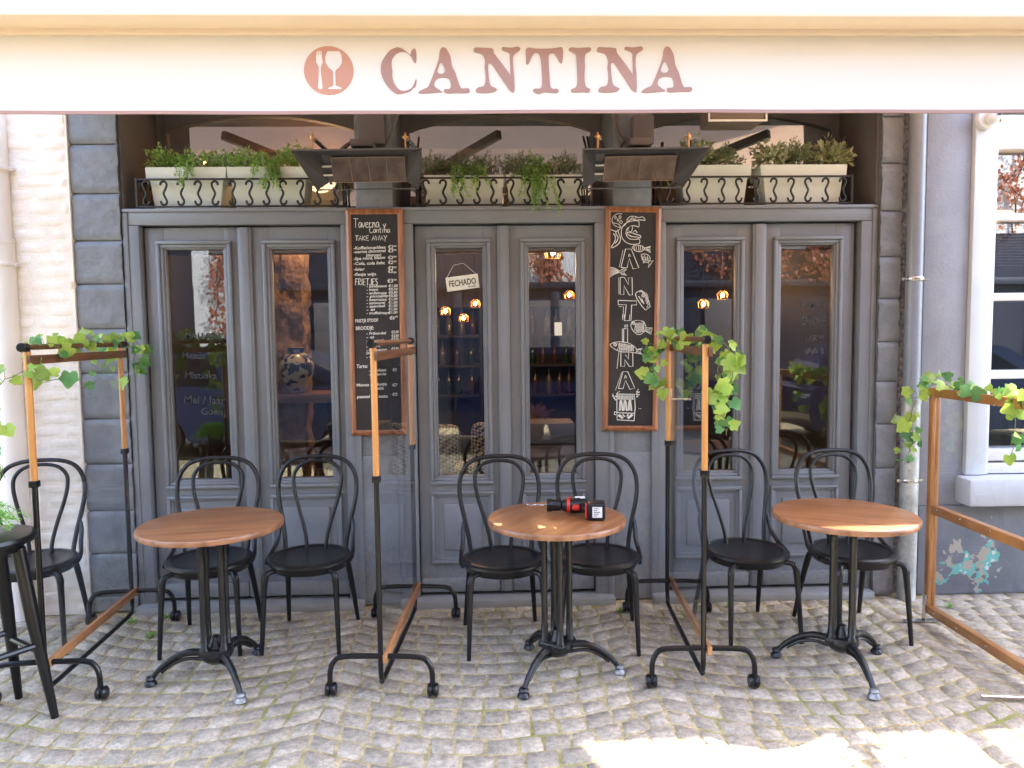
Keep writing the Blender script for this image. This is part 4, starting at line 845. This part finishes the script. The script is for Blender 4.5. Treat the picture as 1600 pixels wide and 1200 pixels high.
def pendant(label, x, y, z, k=1):
    t = thing('pendant_lamp', label, 'lamp', (x, y, z), group='warm lamps inside the restaurant')
    k *= .75
    MB().lathe([(.002, -.03*k), (.02*k, -.022*k), (.026*k, 0), (.018*k, .025*k), (.008*k, .04*k)], (x, y, z), 14).build('bulb', M_bulb, t)
    mb = MB()
    for i in range(8):
        a = 2*pi*i/8; mb.tube([(x+.03*k*cos(a), y+.03*k*sin(a), z+.07*k), (x+.085*k*cos(a), y+.085*k*sin(a), z+.02*k), (x+.075*k*cos(a), y+.075*k*sin(a), z-.06*k)], .003, 5)
    for r_, dz in ((.03, .07), (.085, .02), (.075, -.06)): mb.tube([(x+r_*k*cos(2*pi*i/16), y+r_*k*sin(2*pi*i/16), z+dz*k) for i in range(16)], .003, 5, True)
    mb.build('wire_shade', M_brass, t); MB().tube([(x, y, z+.04*k), (x, y, 3.2)], .003, 5).build('cord', M_black, t)
for lb, x, y, z, k in (('caged lamp at the top of the right middle door glass', .56, 1.9, 2.33, 1.1), ('low glowing lamp at the left in the left middle door glass', -.4, 2.6, 1.86, .8), ('low glowing lamp in the middle of the left middle door glass', -.24, 2.9, 1.8, .8), ('higher glowing lamp at the right of the left middle door glass', -.12, 2.7, 1.93, .8), ('glowing lamp low in the right middle door glass', .75, 2.4, 1.99, .8), ('glowing lamp at left in the first right hand door glass', 1.88, 2.0, 1.88, .8), ('glowing lamp at right in the first right hand door glass', 2.08, 2.1, 1.96, .8), ('small dim lamp high at the left transom', -2.0, 1.0, 2.88, .7)): pendant(lb, x, y, z, k)
for i, (x, y, z, e_) in enumerate(((-1.15, .82, 2.75, 5.5), (.3, 2.0, 2.3, 3), (1.7, 2.6, 2.3, 1.6), (-.4, 3.6, 2.6, 2.5))):  # unseen fill lights added indoors; the first brightens the rubble column
    l = bpy.data.lights.new('interior_fill', 'POINT'); l.energy = e_; l.color = (1, .55, .25); l.shadow_soft_size = .12
    o = bpy.data.objects.new('interior_fill', l); COL.objects.link(o); o.location = (x, y, z)
bs = thing('bottle_shelf', 'dark back bar shelves full of bottles', 'shelf', (0, 4.3, 0))
mb = MB()
for z in (.9, 1.25, 1.6, 1.95): mb.box(-1.2, 2.2, 4.25, 4.55, z, z+.03)
for x in (-1.2, -.1, 1.05, 2.17): mb.box(x, x+.03, 4.25, 4.55, .03, 2.2)
mb.build('rack', M_dark, bs)
Mb = [mat('bottle_green', (.012, .035, .012), .1), mat('bottle_amber', (.06, .025, .01), .1), mat('bottle_clear', (.1, .1, .09), .1)]
rnd = random.Random(4); protos = []
for mt in Mb:
    protos.append(MB().lathe([(.034, 0), (.036, .01), (.036, .17), (.014, .21), (.012, .27), (.015, .275), (.015, .29)], (0, 0, 0), 10).build('bottle', mt))
k = 0
for z in (.932, 1.282, 1.632):
    x = -1.1
    while x < 2.1:
        src = protos[k % 3] if k < 3 else rnd.choice(protos); o = src if k < 3 else src.copy()
        if k >= 3: COL.objects.link(o)
        o.location = (x, 4.32+rnd.uniform(0, .1), z); setp(o, 'bottle standing on the back bar shelves', 'bottle', 'bottles on the back bar'); x += rnd.uniform(.1, .17); k += 1
def armchair(label, x, y):
    t = thing('armchair', label, 'armchair', (x, y, .03), group='checked armchairs inside')
    M = bpy.data.materials.get('houndstooth')
    if not M:
        M = mat('houndstooth', (.02, .02, .02), .9); n = N(M.node_tree, 'ShaderNodeTexChecker'); n.inputs['Scale'].default_value = 45; n.inputs[1].default_value = (.01, .01, .015, 1); n.inputs[2].default_value = (.5, .5, .48, 1)
        tc = N(M.node_tree, 'ShaderNodeTexCoord'); mp = N(M.node_tree, 'ShaderNodeMapping'); mp.inputs['Rotation'].default_value = (.3, .6, .8); M.node_tree.links.new(tc.outputs['Object'], mp.inputs[0]); M.node_tree.links.new(mp.outputs[0], n.inputs[0]); M.node_tree.links.new(n.outputs[0], M.node_tree.nodes['Principled BSDF'].inputs[0])
    MB().box(x-.26, x+.26, y-.25, y+.25, .3, .48, .06).build('seat', M, t); MB().box(x-.27, x+.27, y+.2, y+.34, .4, .93, .07).build('backrest', M, t)
    for k in (-1, 1): MB().box(x+k*.27-.04, x+k*.27+.04, y-.24, y+.22, .34, .66, .035).build('armrest', M, t)
    for a in (-.22, .22):
        for b in (-.2, .2): MB().tube([(x+a, y+b, .3), (x+a*1.1, y+b*1.1, .03)], [.022, .014]).build('leg', M_dark, t)
armchair('checked armchair at left behind the left middle door', -.5, 1.15); armchair('checked armchair at right behind the left middle door', .12, 1.25)
ip = thing('indoor_planter', 'grey slatted wooden planter with dry grass behind the right middle door', 'planter', (.38, 1.0, .03))
mb = MB(); 
for i in range(6): mb.box(.1, .62, .9, 1.2, .04+i*.16, .19+i*.16, .006)
mb.build('box', mat('grey_slats', (.3, .29, .3), .7), ip)
mb = MB(); rnd = random.Random(8); bush(mb, MB(), (.33, 1.05, 1.03), (.16, .12, .1), 500, .05, .004, rnd, 0); mb.build('foliage', mat('dry_grass', (.3, .16, .1), .8), ip, smooth=False)

# ------------------------------------------------------------ chairs
def make_chair():
    t = thing('bentwood_chair', 'chair', 'chair', group='black bentwood chairs on the terrace')
    s_ = MB(); s_.lathe([(.0, .452), (.17, .452), (.185, .455), (.192, .461), (.212, .46), (.222, .452), (.224, .44), (.216, .425), (.205, .415), (.2, .4), (.18, .398), (.0, .42)], n=44); s_.build('seat', M_black, t, world=False)
    def arc(w0, w1, z0, zt, y0, yt, wid):
        p = [(-w0, y0, z0)]
        for a, b, c in wid: p.append((-a, b, c))
        return p
    def hoop(pts, r): full = pts+[(-x, y, z) for x, y, z in reversed(pts[:-1])]; return MB().tube(crom(full, 5), r, 10)
    hoop([(-.165, .11, .42), (-.172, .135, .5), (-.19, .16, .6), (-.212, .18, .7), (-.222, .197, .78), (-.212, .212, .86), (-.17, .224, .925), (-.1, .23, .955), (0, .232, .962)], .0122).build('backrest', M_black, t, world=False)
    hoop([(-.052, .135, .44), (-.06, .15, .52), (-.085, .166, .62), (-.118, .184, .73), (-.135, .2, .82), (-.127, .212, .88), (-.08, .222, .925), (0, .226, .938)], .0105).build('inner_hoop', M_black, t, world=False)
    for k in (-1, 1):
        MB().tube(crom([(k*.198, .165, .615), (k*.207, .15, .57), (k*.21, .115, .51), (k*.222, .06, .462), (k*.226, .0, .44), (k*.218, -.05, .43)], 4), [.009]+[.012]*17+[.011]*3, 8).build('side_brace', M_black, t, world=False)
        MB().tube(crom([(k*.13, -.15, .42), (k*.168, -.175, .415), (k*.183, -.188, .39), (k*.187, -.194, .33), (k*.2, -.225, .0)], 4), [.014]*5+[.0175]*3+[.018]*2+[.018-.0012*i for i in range(7)], 10).build('leg', M_black, t, world=False)
        MB().tube(crom([(k*.15, .12, .43), (k*.168, .15, .38), (k*.185, .2, .2), (k*.2, .245, .0)], 4), [.017]*5+[.017-.0008*i for i in range(8)], 10).build('leg', M_black, t, world=False)
    return t
ch0 = make_chair()
spots = [(-2.475, -.44, 14, 'black bentwood chair against the white wall behind the left screen'), (-1.52, -.46, 4, 'black bentwood chair behind the left edge of the first round table'), (-.985, -.455, -2, 'black bentwood chair standing free right of the first round table'), (.065, -.56, 4, 'black bentwood chair behind the left edge of the middle table with the drill'), (.575, -.545, -7, 'black bentwood chair behind the right side of the middle table with the drill'), (1.4, -.5, 8, 'black bentwood chair beside the right screen, left of the last table'), (1.965, -.545, 5, 'black bentwood chair behind the last table near the drainpipe')]
for i, (x, y, a, lb) in enumerate(spots):
    if i == 0: ch0.location = (x, y, 0); ch0.rotation_euler = (0, 0, R(a)); ch0['label'] = lb
    else: dup(ch0, (x, y, 0), R(a), lb)

# ------------------------------------------------------------ tables
def make_table():
    t = thing('bistro_table', 'table', 'table', group='round bistro tables on the terrace')
    tp = MB().lathe([(.0, .768), (.32, .768), (.326, .766)], n=72)
    tp.add([], []); tp.cur = 1; tp.lathe([(.3, .738), (.328, .74), (.33, .744), (.33, .76), (.326, .766)], n=72); tp.build('tabletop', [M_top, M_edge], t, world=False)
    s_ = MB(); s_.box(-.2, .2, -.02, .02, .715, .737, .004); s_.box(-.02, .02, -.2, .2, .714, .7365, .004); s_.lathe([(.075, .69), (.08, .7), (.08, .712)], n=20); s_.build('top_bracket', M_iron, t, world=False)
    for a in range(4):
        an = R(45+90*a); x, y = .062*cos(an), .062*sin(an)
        MB().lathe([(.024, .15), (.024, .17), (.017, .18), (.0155, .3), (.0155, .6), (.017, .66), (.023, .67), (.014, .68), (.02, .69), (.02, .7)], (x, y, 0), 10).build('column', M_iron, t, world=False)
    h = MB(); h.lathe([(.03, .085), (.055, .1), (.075, .12), (.08, .14), (.075, .155), (.04, .16), (.028, .19), (.02, .215), (.002, .225)], n=18); h.box(-.07, .07, -.07, .07, .135, .165, .01); h.build('hub', M_iron, t, world=False)
    for a in range(3):
        an = R(120*a); d = Vector((cos(an), sin(an), 0)); Z = Vector((0, 0, 1)); lg = MB()
        lg.tube(crom([d*.06+Z*.14, d*.13+Z*.145, d*.2+Z*.12, d*.255+Z*.08, d*.29+Z*.04], 4), [.017]*5+[.015]*5+[.013]*7, 10)
        lg.tube(crom([d*.06+Z*.105, d*.13+Z*.115, d*.19+Z*.1, d*.25+Z*.06], 4), .009, 8)
        L_ = lg.build('leg', M_iron, t, world=False)
        MB().lathe([(.024, 0), (.03, .006), (.026, .018), (.018, .026), (.024, .034), (.018, .044)], d*.3, 12).build('foot', M_worn if a == 1 else M_iron, L_, world=False)
    return t
t0 = make_table()
for i, (x, y, a, lb) in enumerate(((-1.325, -.935, 189, 'round wooden table with black iron foot nearest the white wall'), (.315, -.95, 234, 'round wooden table with a cordless drill lying on it'), (1.7, -.985, 151, 'round wooden table with worn dark top in front of the right doors'))):
    if i == 0: t0.location = (x, y, 0); t0.rotation_euler = (0, 0, R(a)); t0['label'] = lb
    else: dup(t0, (x, y, 0), R(a), lb)

# drill
dr = thing('cordless_drill', 'black and red cordless drill lying on the middle table', 'drill', (.375, -.9, .769), R(-8)); dr.scale = (1.2, 1.2, 1.2)
def cyl(mb, prof, x0, z=.034): st0 = len(mb.v); mb.lathe(prof, n=18); mb.xf(Matrix.Translation((x0, 0, z)) @ Matrix.Rotation(R(-90), 4, 'Y'), st0)
mb = MB(); cyl(mb, [(.01, .0), (.022, .004), (.024, .04), (.027, .044), (.027, .06), (.022, .062)], -.022); mb.build('chuck', M_black, dr, world=False)
mb = MB(); cyl(mb, [(.02, 0), (.03, .006), (.032, .05), (.029, .08), (.022, .1), (.008, .106)], .08); mb.xf(Matrix.Identity(4))
mb.tube(crom([(.05, 0, .034), (.07, -.04, .034), (.1, -.075, .034)], 4), .018, 10); mb.box(.01, .055, -.02, .02, .055, .068, .005); mb.build('body', M_black, dr, world=False)
mb = MB(); mb.tube([(-.165+i*.0035, .002*cos(i*1.4), .034+.002*sin(i*1.4)) for i in range(24)], .0022, 6); mb.build('drill_bit', M_steel, dr, world=False)
mb = MB(); cyl(mb, [(.02, 0), (.0325, .001), (.0325, .014), (.02, .015)], .012)
mb.box(.02, .05, -.055, -.028, .026, .046, .006); mb.box(.072, .08, -.108, -.05, .006, .06, .003); mb.build('red_trim', M_redp, dr, world=False)
mb = MB(); mb.box(.08, .15, -.115, -.045, .0005, .07, .01); ba = mb.build('battery', M_black, dr, world=False)
mb = MB(); mb.box(.1, .138, -.1165, -.1155, .014, .056); mb.build('label_plate', M_white_pl, ba, world=False)
mb = MB()
for i in range(5): mb.box(.105, .118+.006*(i % 3), -.1171, -.1167, .02+i*.007, .0225+i*.007)
mb.build('label_print', M_ink, ba, world=False)
mb = MB(); mb.box(.03, .07, -.012, .012, .064, .0705, .003); mb.build('top_plate', M_white_pl, dr, world=False)
mb = MB(); mb.box(.062, .074, -.05, -.022, .02, .048, .004); mb.build('trigger', M_redp, dr, world=False)

# ------------------------------------------------------------ screens on wheels
def make_screen():
    t = thing('wheeled_screen', 'screen', 'screen', group='clear wheeled screens between the tables')
    L_ = .465
    for s_ in (-1, 1):
        p = MB(); p.tube([(0, s_*L_, .19), (0, s_*L_, 1.02)], .0125, 12); p.box(-.018, .018, s_*L_-.018, s_*L_+.018, .99, 1.02, .004); p.build('post', M_bmetal, t, world=False)
        MB().tube([(0, s_*L_, 1.0), (0, s_*L_, 1.59)], .0145, 12).build('wooden_post', M_ply, t, world=False)
        ft = MB(); ft.tube(crom([(-.235, s_*L_, .065), (-.233, s_*L_, .12), (-.215, s_*L_, .165), (-.17, s_*L_, .188), (0, s_*L_, .192), (.17, s_*L_, .188), (.215, s_*L_, .165), (.233, s_*L_, .12), (.235, s_*L_, .065)], 4), .0125, 10); F_ = ft.build('foot_arch', M_bmetal, t, world=False)
        for k in (-1, 1):
            c = MB(); a0 = len(c.v)
            for dx in (-.013, .013): b0 = len(c.v); c.lathe([(.004, -.012), (.024, -.011), (.0305, -.004), (.0305, .004), (.024, .011), (.004, .012)], n=18); c.xf(Matrix.Translation((k*.235+dx, s_*L_+.012, .031)) @ Matrix.Rotation(R(90), 4, 'Y'), b0)
            c.box(k*.235-.006, k*.235+.006, s_*L_-.01, s_*L_+.02, .03, .066, .002); c.build('caster', M_black, F_, world=False)
        cp = MB(); b0 = 0; cp.lathe([(.008, -.022), (.02, -.02), (.02, .018), (.015, .022)], n=16); cp.xf(Matrix.Translation((0, s_*(L_+.03), 1.61)) @ Matrix.Rotation(R(90), 4, 'X')); cp.tube([(0, s_*L_, 1.57), (0, s_*L_, 1.61)], .013, 10); cp.build('end_cap', M_bmetal, t, world=False)
    u = MB(); u.tube(crom([(.0, -L_, .2), (0, -L_, .12), (0, -L_+.015, .08), (0, -L_+.06, .062), (0, 0, .06), (0, L_-.06, .062), (0, L_-.015, .08), (0, L_, .12), (0, L_, .2)], 5), .012, 10); u.build('base_tube', M_bmetal, t, world=False)
    MB().tube([(0, -L_-.02, 1.61), (0, L_+.02, 1.61)], .0125, 12).build('handle_bar', M_dwood, t, world=False)
    MB().box(-.02, -.002, -L_-.03, L_+.03, 1.535, 1.575, .002).xf(Matrix.Translation((.03, 0, 0))).build('top_rail', M_dwood, t, world=False)
    MB().box(.016, .034, -L_-.03, L_+.02, .17, .21, .002).build('bottom_rail', M_lwood, t, world=False)
    MB().box(.0, .004, -L_+.015, L_-.015, .2, 1.54).xf(Matrix.Translation((.012, 0, 0))).build('clear_panel', M_plexi, t, world=False)
    return t
s0 = make_screen()
for i, (x, y, a, lb) in enumerate(((-2.045, -.665, 3.2, 'clear wheeled screen at the left end with ivy along its top'), (-.475, -.69, -4, 'clear wheeled screen with bare top rail in front of the menu board'), (1.0, -.69, -3.6, 'clear wheeled screen with hanging ivy below the drawing board'))):
    if i == 0: s0.location = (x, y, 0); s0.rotation_euler = (0, 0, R(a)); s0['label'] = lb
    else: dup(s0, (x, y, 0), R(a), lb)
# fixed wooden framed screen at the right
fs = thing('framed_screen', 'wood framed clear screen with ivy on its top at the right edge', 'screen', (2.46, -.95, 0))
X = 2.46
for y in (-.445, -1.62):
    mb = MB(); mb.box(X-.022, X+.0, y-.018, y+.018, .05, 1.32, .003); mb.box(X+.001, X+.024, y-.016, y+.016, .05, 1.32, .003); mb.build('post', M_fwood, fs)
for nm, z0, z1 in (('top_rail', 1.272, 1.32), ('middle_rail', .622, .672), ('bottom_rail', .05, .098)):
    MB().box(X-.02, X+.02, -1.6, -.464, z0, z1, .003).build(nm, M_fwood, fs)
for z0, z1 in ((.672, 1.272), (.1, .622)): MB().box(X-.002, X+.002, -1.6, -.465, z0, z1).build('clear_panel', M_plexi, fs)
mb = MB(); mb.box(X-.14, X+.14, -.462, -.43, .002, .012); mb.box(X-.03, X-.024, -.46, -.43, .01, .16); mb.box(X-.14, X+.14, -1.65, -1.6, .002, .012); mb.box(X-.03, X-.024, -1.64, -1.6, .01, .16); mb.build('foot_plate', M_steel, fs)
mb = MB()
for y in (-.52, -.72, -.95, -1.2, -1.4):
    for z in (.655, 1.275, .075): mb.lathe([(.006, 0), (.005, .002), (.001, .003)], n=8); mb.xf(Matrix.Translation((X-.0205, y, z)) @ Matrix.Rotation(R(-90), 4, 'Y'), len(mb.v)-24)
mb.build('screw', M_steel, fs)
rod = MB().tube([(2.17, -1.32, .012), (2.5, -1.37, .012)], .008, 8).build('metal_rod', M_steel); setp(rod, 'thin metal rod lying on the cobbles below the framed screen', 'rod')

# ------------------------------------------------------------ ivy garlands
LOBE = [(0, .02), (.14, -.13), (.34, -.16), (.48, .0), (.47, .2), (.58, .4), (.42, .52), (.3, .66), (.18, .84), (0, 1.0), (-.18, .84), (-.3, .66), (-.42, .52), (-.58, .4), (-.47, .2), (-.48, .0), (-.34, -.16), (-.14, -.13)]
def ivyleaf(mb, c, d, nrm, s_, rnd):
    d = d.normalized(); x = d.cross(nrm)
    if x.length < 1e-3: x = Vector((1, 0, 0))
    x.normalize(); n = x.cross(d).normalized(); cup = rnd.uniform(-.45, .5); vs = [c+d*s_*.35]
    for a, b in LOBE: vs.append(c+x*a*s_*rnd.uniform(.9, 1.1)+d*b*s_+n*s_*(cup*(a*a*1.6)+.12*sin(b*3)-.1*b))
    k = len(LOBE); mb.add(vs, [(0, 1+i, 1+(i+1) % k) for i in range(k)])
def garland(label, paths, seed, dens=.011, size=(.036, .078), mts=(M_ivy, M_ivyd)):
    rnd = random.Random(seed); t = thing('ivy_garland', label, 'garland', paths[0][0], group='ivy garlands on the screens'); st = MB(); lf = MB()
    for path in paths:
        dd = dens
        if len(path[-1]) == 1: dd = path[-1][0]; path = path[:-1]
        p = crom(path, 8); acc = 0
        for v in p: v += Vector((rnd.uniform(-.006, .006), rnd.uniform(-.006, .006), rnd.uniform(-.006, .006)))
        st.tube(p, .0018, 5)
        for a, b in zip(p[:-1], p[1:]):
            acc += (b-a).length
            while acc > dd:
                acc -= dd; o_ = Vector((rnd.uniform(-.04, .04), rnd.uniform(-.05, .05), rnd.uniform(-.035, .045))); c = a+o_; lf.cur = 0 if rnd.random() < .68 else 1
                st.tube([a, (a+c)/2+Vector((0, 0, .008)), c], .0011, 4)
                nr = Vector((rnd.uniform(-.6, .6), -1, rnd.uniform(-.1, 1.0))); d = Vector((rnd.uniform(-1, 1), rnd.uniform(-.4, .3), rnd.uniform(-1.1, .35)))
                ivyleaf(lf, c, d, nr.normalized(), size[0]*.75+(size[1]-size[0]*.75)*rnd.random()**1.3, rnd)
    st.build('stem', M_stem, t); lf.build('leaves', list(mts), t, sharp=80)
garland('ivy garland draped along the top of the left screen', [[(-2.02, -1.12, 1.6), (-2.02, -.95, 1.62), (-2.03, -.75, 1.6), (-2.04, -.6, 1.63), (-2.06, -.4, 1.62), (-2.06, -.24, 1.64), (-2.0, -.16, 1.62), (-1.96, -.18, 1.57)], [(-2.06, -.24, 1.62), (-2.12, -.26, 1.52), (-2.14, -.3, 1.42), (.022,)], [(-2.0, -.18, 1.6), (-1.98, -.2, 1.5), (-2.0, -.2, 1.42), (.03,)], [(-2.0, -1.05, 1.57), (-2.0, -1.16, 1.5), (-1.95, -1.13, 1.46), (-1.88, -1.1, 1.48), (.035,)], [(-2.0, -1.1, 1.52), (-2.1, -1.18, 1.46), (-2.11, -1.2, 1.36), (-2.13, -1.2, 1.25), (-2.12, -1.2, 1.12), (-2.1, -1.2, 1.05), (.034,)]], 5, .026)
garland('ivy garland spilling over the far end of the screen by the drawing board', [[(.93, -.3, 1.5), (.98, -.3, 1.6), (1.03, -.3, 1.62), (1.03, -.6, 1.6), (1.03, -.9, 1.62), (1.04, -1.1, 1.62)], [(1.02, -1.1, 1.6), (1.07, -1.15, 1.58), (1.1, -1.15, 1.5), (1.09, -1.15, 1.38), (1.06, -1.15, 1.28), (1.07, -1.15, 1.18), (.022,)], [(.95, -.25, 1.58), (.93, -.28, 1.48), (.95, -.28, 1.36), (.95, -.25, 1.28), (.018,)], [(1.1, -1.12, 1.56), (1.14, -1.13, 1.5), (1.15, -1.13, 1.46), (.04,)], [(1.04, -1.13, 1.5), (1.03, -1.14, 1.35), (1.03, -1.14, 1.2), (.03,)]], 6, .024, (.038, .078))
garland('ivy garland along the top rail of the framed screen at the right', [[(2.4, -.42, 1.3), (2.45, -.46, 1.34), (2.46, -.6, 1.33), (2.45, -.8, 1.34), (2.47, -1.0, 1.34), (2.46, -1.3, 1.34)], [(2.42, -.42, 1.3), (2.36, -.42, 1.24), (2.34, -.42, 1.12), (2.37, -.42, 1.04), (2.33, -.42, .96), (2.32, -.42, .9), (.021,)], [(2.45, -1.1, 1.3), (2.42, -1.12, 1.12), (2.42, -1.13, 1.06), (.028,)]], 8, .019)

# ------------------------------------------------------------ black stool with plant
sx, sy = -2.14, -1.3
stl = thing('bar_stool', 'black round wooden stool carrying a bright green plant at the left edge', 'stool', (sx, sy, 0))
MB().lathe([(0, .825), (.17, .825), (.19, .82), (.195, .805), (.19, .79), (.15, .785), (.14, .75), (0, .75)], (sx, sy, 0), 40).build('seat', M_bmetal, stl)
for a in (10, 100, 190, 280):
    c, s_ = cos(R(a)), sin(R(a)); MB().tube([(sx+.13*c, sy+.13*s_, .76), (sx+.17*c, sy+.17*s_, .45), (sx+.235*c, sy+.235*s_, .0)], [.027, .028, .016], 12).build('leg', M_bmetal, stl)
mb = MB()
for i, z in ((0, .3), (1, .33), (2, .3), (3, .33)):
    a, b = R(10+90*i), R(100+90*i); r = .19; mb.tube([(sx+r*cos(a), sy+r*sin(a), z), (sx+r*cos(b), sy+r*sin(b), z)], .014, 8)
mb.build('rung', M_bmetal, stl)
pl = thing('potted_fern', 'bright green feathery plant in a low pot on the black stool', 'plant', (sx-.03, sy, .826))
MB().lathe([(.05, 0), (.07, .05), (.075, .055), (.066, .052), (.06, .04)], (sx-.03, sy, .8262), 20).build('pot', M_bmetal, pl)
mb = MB(); st = MB(); rnd = random.Random(12)
for i in range(70):
    a = rnd.uniform(0, 2*pi); r = rnd.uniform(.05, .19); z = rnd.uniform(.0, .09); p = [(sx-.03, sy, .86), (sx-.03+r*.5*cos(a), sy+r*.5*sin(a), .88+z), (sx-.03+r*cos(a), sy+r*sin(a), .85+z*.3)]; p = crom(p, 6); st.tube(p, .001, 4)
    for v in p:
        for _ in range(6): leaflet(mb, v, rdir(rnd, -.4), rdir(rnd, -1), rnd.uniform(.015, .03), .003)
st.build('stem', M_stem, pl); mb.build('foliage', M_grass, pl, smooth=False)
# weeds at the wall foot
for i, (x, y, lb) in enumerate(((-1.92, -.13, 'small weed growing at the foot of the left doors'), (-2.08, -.2, 'small weed beside the left grey pier'), (-1.88, -.4, 'flat weed in the cobbles left of the first table'), (.75, -.2, 'small weed at the foot of the right pillar'), (1.42, -.15, 'small weed below the right doors'), (2.7, -.25, 'small weed below the peeling wall'))):
    rnd = random.Random(30+i); mb = MB()
    for _ in range(26): d = Vector((rnd.uniform(-1, 1), rnd.uniform(-1, 1), rnd.uniform(.15, .8))); leaflet(mb, Vector((x, y, 0)), d, Vector((0, 0, 1)), rnd.uniform(.02, .045), .012)
    setp(mb.build('weed', M_leafb, smooth=False), lb, 'weed', 'weeds along the wall foot')
